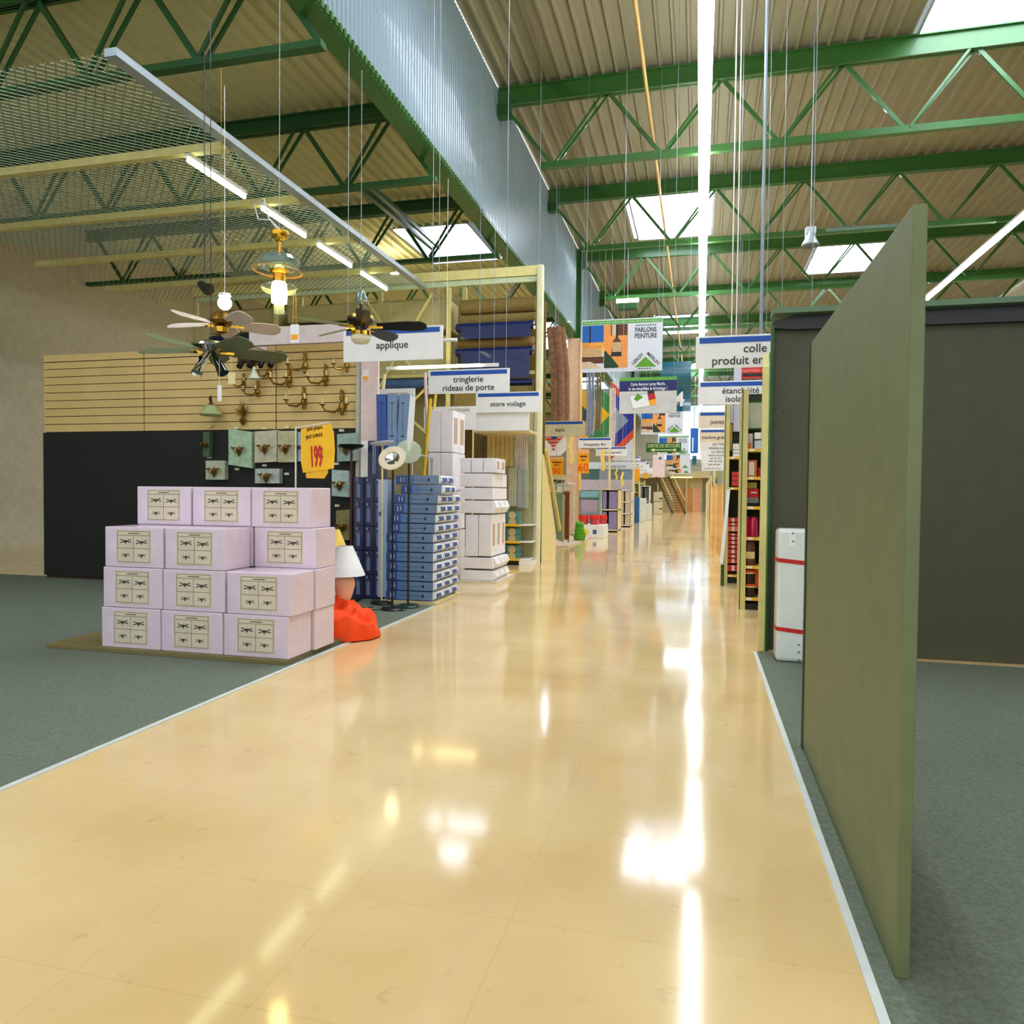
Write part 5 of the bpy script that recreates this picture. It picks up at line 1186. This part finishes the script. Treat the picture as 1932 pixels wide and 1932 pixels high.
# mezzanine, stairs, timber doors at the far end
BE = mat('beige_mezzanine', (206, 190, 136), .6)
t = thing('mezzanine', (-3.0, 63, 0), 'beige mezzanine platform at the far end of the hall', 'mezzanine')
xa, z1 = PX(1240, 882, 62); 
MB().box(-6, .8, 62, 65.9, 2.75, 3.3).build('platform', BE, t)
MB().box(-6, .8, 62.0, 62.04, 4.2, 4.26).box(-6, .8, 62.0, 62.04, 3.7, 3.74).build('handrail', mat('olive_rail', (120, 104, 40), .5), t)
for xx in (-5.9, -3.4, -1.1, .7): MB().box(xx, xx + .12, 62.1, 62.2, 0, 2.75).build('post', BE, t)
MB().box(-2.3, -.6, 61.93, 61.98, 2.74, 2.82).build('glow_edge', mat('pale_glow_edge', (255, 245, 180), .5, emit=2, ecol=(255, 240, 170)), t)  # emissive strip along the platform edge
t = thing('staircase', (-2.0, 60, 0), 'open metal staircase rising to the mezzanine', 'stairs')
MT = mat('olive_metal', (76, 60, 10), .5)
# stairs climb to the left-back: stringers from floor near X -1 to the platform near X -3
A0, A1 = PX(1268, 966, 57)[0], PX(1292, 966, 57)[0]; B0, B1 = PX(1239, 905, 61.8)[0], PX(1262, 905, 61.8)[0]
for (xa, xb) in ((A0, B0), (A1, B1)):
    MB().bar((xa, 57, .05), (xb, 61.8, 2.75), .16, .3).build('stringer', MT, t)
    MB().bar((xa, 57, .95), (xb, 61.8, 3.65), .05, .05).build('handrail', mat('pale_rail', (226, 206, 150), .5), t)
for k in range(14):
    f = (k + .5) / 14; xl = A0 + (B0 - A0) * f; xr = A1 + (B1 - A1) * f
    MB().box(xl, xr, 57 + 4.8 * f - .14, 57 + 4.8 * f + .14, .05 + 2.7 * f, .05 + 2.7 * f + .05).build('tread', mat('timber_tread', (120, 88, 30), .5), t)
for i, (u0, u1, v0) in enumerate(((1291, 1304, 921), (1306, 1321, 921), (1276, 1290, 921))):
    Y = 62.6; xa, za = PX(u0, v0, Y); xb, _ = PX(u1, v0, Y)
    o = MB().box(xa, xb, Y, Y + .08, 0, za).build('door_%d' % (i + 1), mat('orange_door' if i != 1 else 'pink_door', (214, 150, 76) if i != 1 else (236, 168, 120), .45)); struct(o)
MB_ = MB().box(-3.2, .2, 62.75, 62.85, 0, 2.74).build('wall_mezzanine', BE); struct(MB_)
# pink partition with framed picture near the stairs
x0, z1 = PX(1232, 858, 50); x1, zb = PX(1254, 900, 50)
t = thing('picture_display', ((x0 + x1) / 2, 50, zb), 'pinkish hanging panel with a small dark framed square', 'panel')
MB().box(x0, x1, 50, 50.04, zb, z1).build('panel', MATS['pink_laminate'], t)
xa, za = PX(1241, 860, 49.9); xb, zc = PX(1250, 869, 49.9); MB().box(xa, xb, 49.97, 50, zc, za, 0).box(xa + .06, xb - .06, 49.95, 49.97, zc + .06, za - .06, 1).build('framed_square', [WHITE, mat('slate_square', (90, 110, 106), .5)], t)
MB().tube([((x0 + x1) / 2, 50, z1), ((x0 + x1) / 2, 50, 10.45)], .01, 4).build('hanging_wire', STEEL, t)

# ------------------------------------------------------------------ right side of the aisle
# near panel and slab
t = thing('door_panel', (.62, 3.6, 0), 'nearest grey green panel standing along the carpet edge', 'panel')
MB().box(.59, .63, 2.4, 4.5, .006, 2.3).build('panel', mat('olive_grey_panel', (108, 118, 78), .55), t, bevel=.004)
MB().box(.585, .59, 4.44, 4.5, .01, 2.3).build('edge_trim', mat('dark_seam', (36, 40, 26), .6), t)
t = thing('display_partition', (1.9, 7.3, 0), 'tall dark olive back of a display with a black strip for shade at the top', 'partition')
DK = mat('dark_olive_board', (70, 72, 48), .6)
MB().box(.64, 4.2, 7.28, 7.34, 0.006, 3.02).build('back_board', DK, t)
MB().box(.62, 4.2, 7.12, 7.4, 3.09, 3.14).build('top_cap', mat('greenish_cap', (90, 120, 88), .5), t)
MB().prism_y([(.62, 2.98), (.62, 3.03), (.82, 3.09), (4.2, 3.09), (4.2, 2.94), (.8, 2.96)], 7.22, 7.28).build('shade_strip', BLACK, t)  # shade under the cap, put in as a black board
MB().prism_x([(7.16, .006), (7.24, .006), (7.24, 2.75), (7.16, 2.62)], .545, .6).build('end_post', CREAM_D, t)
MB().box(.6, .615, 7.16, 7.28, .006, 2.75).build('green_edge', GREEN, t)
MB().box(.615, .64, 7.2, 7.28, .006, 3.0).build('dark_edge', GREEN_D, t)
for (u, v) in ((1465, 672), (1478, 776), (1461, 776)):
    x, z = PX(u, v, 7.27); MB().tube([(x, 7.275, z), (x, 7.285, z)], .008, 8).build('screw', BLACK, t)
# wrapped roll package
Y = 6.75; xa, _ = PX(1463, 1240, Y); xb, _ = PX(1526, 1240, Y); zt = PX(1490, 998, Y)[1]
t = thing('wrapped_package', ((xa + xb) / 2, Y, 0), 'tall white foam wrapped package with two red straps', 'package')
o = MB().box(xa, xb, Y, Y + .22, .008, zt).build('wrapping', mat('white_foam_wrap', (214, 222, 216), .35, var=.06, scale=5, coat=.3, bump=.3), t, bevel=.03)
for v in (1058, 1188):
    z = PX(1490, v, Y)[1] + .01; q = MB()
    q.add([(xa - .003, Y - .004, z + .012), (xb + .003, Y - .004, z - .012), (xb + .003, Y - .004, z - .05), (xa - .003, Y - .004, z - .022), (xa - .003, Y + .22, z + .012), (xa - .003, Y + .22, z - .015)], [(0, 1, 2, 3), (0, 3, 5, 4)]); q.build('red_strap', RED, t)
x, z = PX(1521, 1040, Y); MB().box(x - .018, x + .012, Y - .003, Y, z - .1, z + .06).build('side_label', WHITE, t)
x0, z1 = PX(1489, 1005, Y); MB().box(x0, x0 + .05, Y - .003, Y, z1 - .12, z1).build('top_label', WHITE, t)
for (u, v) in ((1496, 1006), (1496, 1021), (1507, 1216), (1507, 1230), (1508, 1245)):
    x, z = PX(u, v, Y); MB().prism_y([(x - .013, z - .008), (x + .013, z - .008), (x, z + .01)], Y - .006, Y - .003).build('logo_triangle', mat('label_green', (96, 128, 72), .5), t)

def gondola(Y, x0, zs, zt, label, w_=2.6, goods=None):
    t_ = thing('gondola_shelf', (x0 + w_ / 2, Y, 0), label, 'shelf unit')
    MB().box(x0, x0 + .06, Y, Y + .9, 0, zt).build('end_panel', CREAM_D, t_)
    MB().box(x0 - .012, x0, Y + .0, Y + .06, 0, zt).build('green_edge', GREEN, t_)
    MB().box(x0 + .06, x0 + w_, Y + .45, Y + .48, 0, zt).build('back_panel', mat('dark_back', (40, 46, 26), .7), t_)
    for z in zs:
        q = MB().box(x0 + .06, x0 + w_, Y + .02, Y + .45, z - .03, z).build('shelf', CREAM_D, t_)
        m = MB().box(x0 + .06, x0 + w_, Y, Y + .02, z - .035, z + .005, 0)
        for k in range(5): m.box(x0 + .08 + k * .13, x0 + .14 + k * .13, Y - .003, Y, z - .03, z, 1)
        m.build('price_rail', [mat('yellow_rail', (240, 190, 30), .4), WHITE], q)
    MB().box(x0 + .06, x0 + w_, Y + .03, Y + .45, 0, .08).build('plinth', BLACK, t_)
    return t_
YA = 9.72
ZA = [PX(1415, v, YA)[1] for v in (1128, 1068, 1014, 956, 900, 847)]
gondola(YA, .515, ZA, PX(1402, 735, YA)[1], 'nearest stocked gondola end, cream with green edge and yellow rails')
def good(u0, v0, u1, v1, Y, d, m_, name, lb, cat, shape='box', parts=()):
    xa, za = PX(u0, v0, Y); xb, zb = PX(u1, v1, Y)
    zs = [z for z in ZA if abs(z - zb) < .05]
    if zs: zb = zs[0] + .002
    t_ = thing(name, ((xa + xb) / 2, Y, zb), lb, cat)
    if shape == 'box': MB().box(xa, xb, Y, Y + d, zb, za).build('body', m_, t_, bevel=.004)
    elif shape == 'jar':
        r = (xb - xa) / 2; MB().lathe([(0, 0), (r * .85, 0), (r, .02), (r, (za - zb) * .8), (r * .8, (za - zb) * .93), (r * .5, za - zb), (0, za - zb)], ((xa + xb) / 2, Y + r, zb), 18).build('body', m_, t_, smooth=True)
    elif shape == 'tub':
        r = (xb - xa) / 2; MB().lathe([(0, 0), (r * .75, 0), (r * .95, (za - zb) * .75)], ((xa + xb) / 2, Y + r, zb), 18).build('body', m_, t_, smooth=True)
    for (nm, f0, f1, g0, g1, mm_) in parts:
        if shape == 'tub' and nm == 'lid':
            r = (xb - xa) / 2; h = za - zb
            MB().lathe([(r * .95, h * .75), (r, h * .78), (r * 1.02, h), (0, h)], ((xa + xb) / 2, Y + r, zb), 18).build('lid', mm_, t_, smooth=True)
        else:
            W_, H2 = xb - xa, za - zb; MB().box(xa + W_ * f0, xa + W_ * f1, Y - .003, Y, zb + H2 * g0, zb + H2 * g1).build(nm, mm_, t_)
    return t_
OC = mat('pack_orange', (206, 110, 30), .4); PKN = mat('magenta_liquid', (190, 10, 76), .2, coat=.5); BRN = mat('brown_jar', (104, 60, 56), .3); DRK = mat('dark_tub', (40, 20, 16), .3)
good(1409, 818, 1420, 845, YA + .08, .15, mat('mauve_white_pack', (206, 190, 200), .4), 'product_box', 'pale box with orange corner on the highest stocked shelf', 'box', parts=[('orange_print', 0, .8, 0, .4, OC)])
good(1424, 816, 1436, 828, YA + .08, .15, WHITE, 'product_box', 'small white box, upper of two on the highest stocked shelf', 'box')
good(1424, 831, 1436, 845, YA + .08, .15, mat('bluish_white_pack', (200, 214, 222), .4), 'product_box', 'small bluish box, lower of two on the highest stocked shelf', 'box')
good(1408, 868, 1428, 896, YA + .08, .15, OC, 'product_box', 'orange box with a pale picture panel on the second shelf down', 'box', parts=[('picture_panel', .25, .75, .1, .9, WHITE)])
good(1430, 882, 1438, 896, YA + .08, .15, mat('crimson_pack', (150, 20, 40), .4), 'product_box', 'small crimson pack beside the orange box', 'box')
good(1407, 922, 1431, 952, YA + .08, .15, mat('red_grey_pack', (196, 14, 14), .4), 'product_box', 'red box with grey and black lower half on the third shelf', 'box', parts=[('grey_print', 0, 1, .2, .5, mat('grey_print', (120, 130, 132), .4)), ('black_print', 0, 1, 0, .2, BLACK), ('white_print', .4, .85, .75, .82, WHITE)])
good(1409, 910, 1428, 921.5, YA + .1, .12, mat('khaki_pack', (176, 166, 60), .5), 'product_box', 'rounded khaki packet lying on the red box', 'packet')
good(1403, 974, 1415, 1011, YA + .06, .1, PKN, 'pink_canister', 'magenta liquid canister, outer of the two on the fourth shelf', 'canister', 'jar')
good(1414, 975, 1431, 1011, YA + .05, .1, PKN, 'pink_canister', 'magenta liquid canister, inner of the two on the fourth shelf', 'canister', 'jar')
good(1403, 1020, 1426, 1063, YA + .04, .1, BRN, 'brown_jar', 'large brown translucent jar with cream label on the fifth shelf', 'jar', 'jar', parts=[('label', .15, .9, .28, .56, mat('cream_label', (214, 200, 130), .4))])
ts = [(1400, 1076, 1422, 1096), (1402, 1099, 1428, 1126)]
zb0 = ZA[0]
for i, (lb) in enumerate(('dark tub with orange and cream lid, upper of the stacked two', 'dark tub with orange and cream lid, on the bottom shelf')):
    x, _ = PX([1412, 1414][i], 1100, YA + .15); z = zb0 + (.175 if i == 0 else .002); r = .085
    t = thing('dark_tub', (x, YA + .12, z), lb, 'tub')
    MB().lathe([(0, 0), (r * .75, 0), (r * .92, .12)], (x, YA + .12, z), 18).build('body', DRK, t, smooth=True)
    MB().lathe([(r * .92, .12), (r * .98, .125), (r * 1.0, .14)], (x, YA + .12, z), 18).build('cream_rim', CREAM, t, smooth=True)
    MB().lathe([(r, .14), (r * 1.05, .168), (0, .17)], (x, YA + .12, z), 18).build('lid', mat('orange_red_lid', (220, 70, 20), .35), t, smooth=True)
good(1425, 1068, 1432, 1110, YA + .1, .1, mat('orange_tall', (200, 80, 20), .4), 'product_box', 'tall narrow orange pack behind the dark tubs', 'box')
# shop window like frame panel above
x0, z1 = PX(1412, 760, YA + .43); x1, zb = PX(1437, 808, YA + .43)
t = thing('framed_panel', ((x0 + x1) / 2, YA + .4, zb), 'pale framed panel leaning above the highest stocked shelf', 'panel')
MB().box(x0, x1 + .3, YA + .4, YA + .42, zb, z1).build('panel', mat('pale_green_panel', (190, 196, 176), .5), t)
MB().box(x0 - .02, x0, YA + .39, YA + .42, zb - .02, z1 + .02).box(x0, x1 + .3, YA + .39, YA + .42, z1, z1 + .015).box(x0, x1 + .3, YA + .39, YA + .42, zb - .02, zb).build('frame', GREEN_D, t)
# second gondola
Y2 = 12.55; ZB = [PX(1385, v, Y2)[1] for v in (1085, 920, 862)]
gondola(Y2, .4, ZB, PX(1370, 755, Y2)[1], 'second gondola end along the aisle, behind the leaning white board')
RP = mat('red_pack', (206, 50, 48), .4, var=.3, scale=40)
hs = [(1078, 1066), (1063, 1054), (1053, 1046), (1045, 1036), (1035, 1028), (1027, 1020), (1019, 1012), (1011, 1006), (1003, 993), (992, 986), (985, 977)]
for i, (vb, vt) in enumerate(hs):
    Yr = Y2 + .03; xa, za = PX(1370, vt, Yr); xb, zb = PX(1394, vb, Yr)
    lv = PX(0, 1086, Yr)[1]
    t = thing('red_pack', ((xa + xb) / 2, Yr, zb), 'red printed pack in the pile by the leaning board, %s from the bottom' % (NTH[i] if i else 'first'), 'pack', 'red printed packs piled on the second gondola')
    MB().box(xa + .02, xb + .15, Yr, Yr + .3, zb + .001, za).build('body', RP if i != 8 else mat('salmon_pack', (232, 110, 90), .4), t)
    MB().box(xa + .09, xa + .13, Yr - .002, Yr, zb + .004, za - .004).build('print', OFFW, t)
for i, (v0, v1) in enumerate(((890, 898), (899, 907), (908, 917))):
    Yr = Y2 + .05; xa, za = PX(1381, v0, Yr); xb, zb = PX(1396, v1, Yr)
    t = tag(MB().box(xa, xb, Yr, Yr + .25, zb, za).build('red_carton', RP), 'flat red carton on the upper shelf of the second gondola, %s of three' % ['top', 'middle', 'bottom'][i], 'carton', 'flat red cartons on the upper shelf')
for i, (v0, v1) in enumerate(((837, 848), (849, 855), (856, 862))):
    Yr = Y2 + .05; xa, za = PX(1383, v0, Yr); xb, zb = PX(1396, v1, Yr)
    tag(MB().box(xa, xb, Yr, Yr + .2, zb + .001, za).build('white_box', WHITE), 'white box on top shelf of the second gondola, %s' % ['tallest and topmost', 'middle', 'lowest'][i], 'box')
# white hanging panels above it
for i, (u0, u1, v0, v1) in enumerate(((1375, 1384, 758, 798), (1385, 1397, 694, 814))):
    Yr = Y2 + .3; xa, za = PX(u0, v0, Yr); xb, zb = PX(u1, v1, Yr)
    tag(MB().box(xa, xb, Yr, Yr + .03, zb, za).build('hanging_banner', mat('lilac_white', (206, 208, 226), .5)), 'lilac white vertical panel above the second gondola, %s' % ['narrower one', 'wider one'][i], 'panel')
# ochre ribbed board and leaning white board
x0, z1 = PX(1376, 800, Y2 + .2); x1, zb = PX(1381, 850, Y2 + .2)
tag(MB().box(x0, x1, Y2 + .2, Y2 + .23, zb, z1).build('ochre_strip', mat('ochre_strip', (196, 150, 60), .5)), 'narrow ochre strip hanging at the second gondola', 'strip')
xa, za = PX(1375, 925, 12.3); xb, zb = PX(1363, 1064, 12.2)
tag(MB().bar((xb - .02, 12.15, zb), (xa, 12.45, za), .05, .08).build('leaning_board', WHITE), 'long white board leaning against the second gondola', 'board')
x, _ = PX(1364, 1090, 12.1)
tag(MB().box(x - .03, x + .02, 12.15, 12.35, 0, zb - .01).build('floor_block', GREEN_D), 'dark green foot block holding the leaning white board', 'foot block')
# upright timber lengths
for i in range(6):
    Y = 20.0 - i * .45 * (1 if i < 4 else .8); u = 1341 + i * 4.2
    x, za = PX(u, 918 - i * .5, Y)
    tag(MB().box(x, x + .055, Y, Y + .12, .0, za + .03 * (i % 3)).build('timber_plank', mat('plank_%d' % (i % 3), [(240, 200, 130), (226, 176, 90), (236, 190, 140)][i % 3], .45, var=.15, scale=4)), 'upright pine plank in the row along the aisle, %s towards the far end' % ['first', 'second', 'third', 'fourth', 'fifth', 'sixth'][5 - i], 'plank', None)
# further gondola ends on the right
for i, Y in enumerate((24.5, 31, 38, 45, 52)):
    t = thing('gondola_shelf', (2.0, Y, 0), 'stocked gondola on the timber side, %s past the planks' % ORD[i], 'shelf unit')
    x0 = .42
    MB().box(x0, x0 + .05, Y - .45, Y + .45, 0, 2.2).build('end_panel', CREAM, t)
    MB().box(x0 + .05, 5, Y, Y + .05, 0, 2.2).build('back_panel', MATS['khaki_back'], t)
    for z in (.1, .8, 1.5): MB().box(x0 + .05, 5, Y - .42, Y, z, z + .04).build('shelf', CREAM, t)
    m = MB()
    for z in (.14, .84, 1.54):
        xx = x0 + .1
        while xx < 4.6:
            w_ = .2 + .25 * random.random(); m.box(xx, xx + w_, Y - .38, Y - .02, z, z + .3 + .25 * random.random(), random.randrange(4)); xx += w_ + .03
    m.build('stock', [mat('stock_%d' % k, c, .6) for k, c in enumerate(SC)], t)
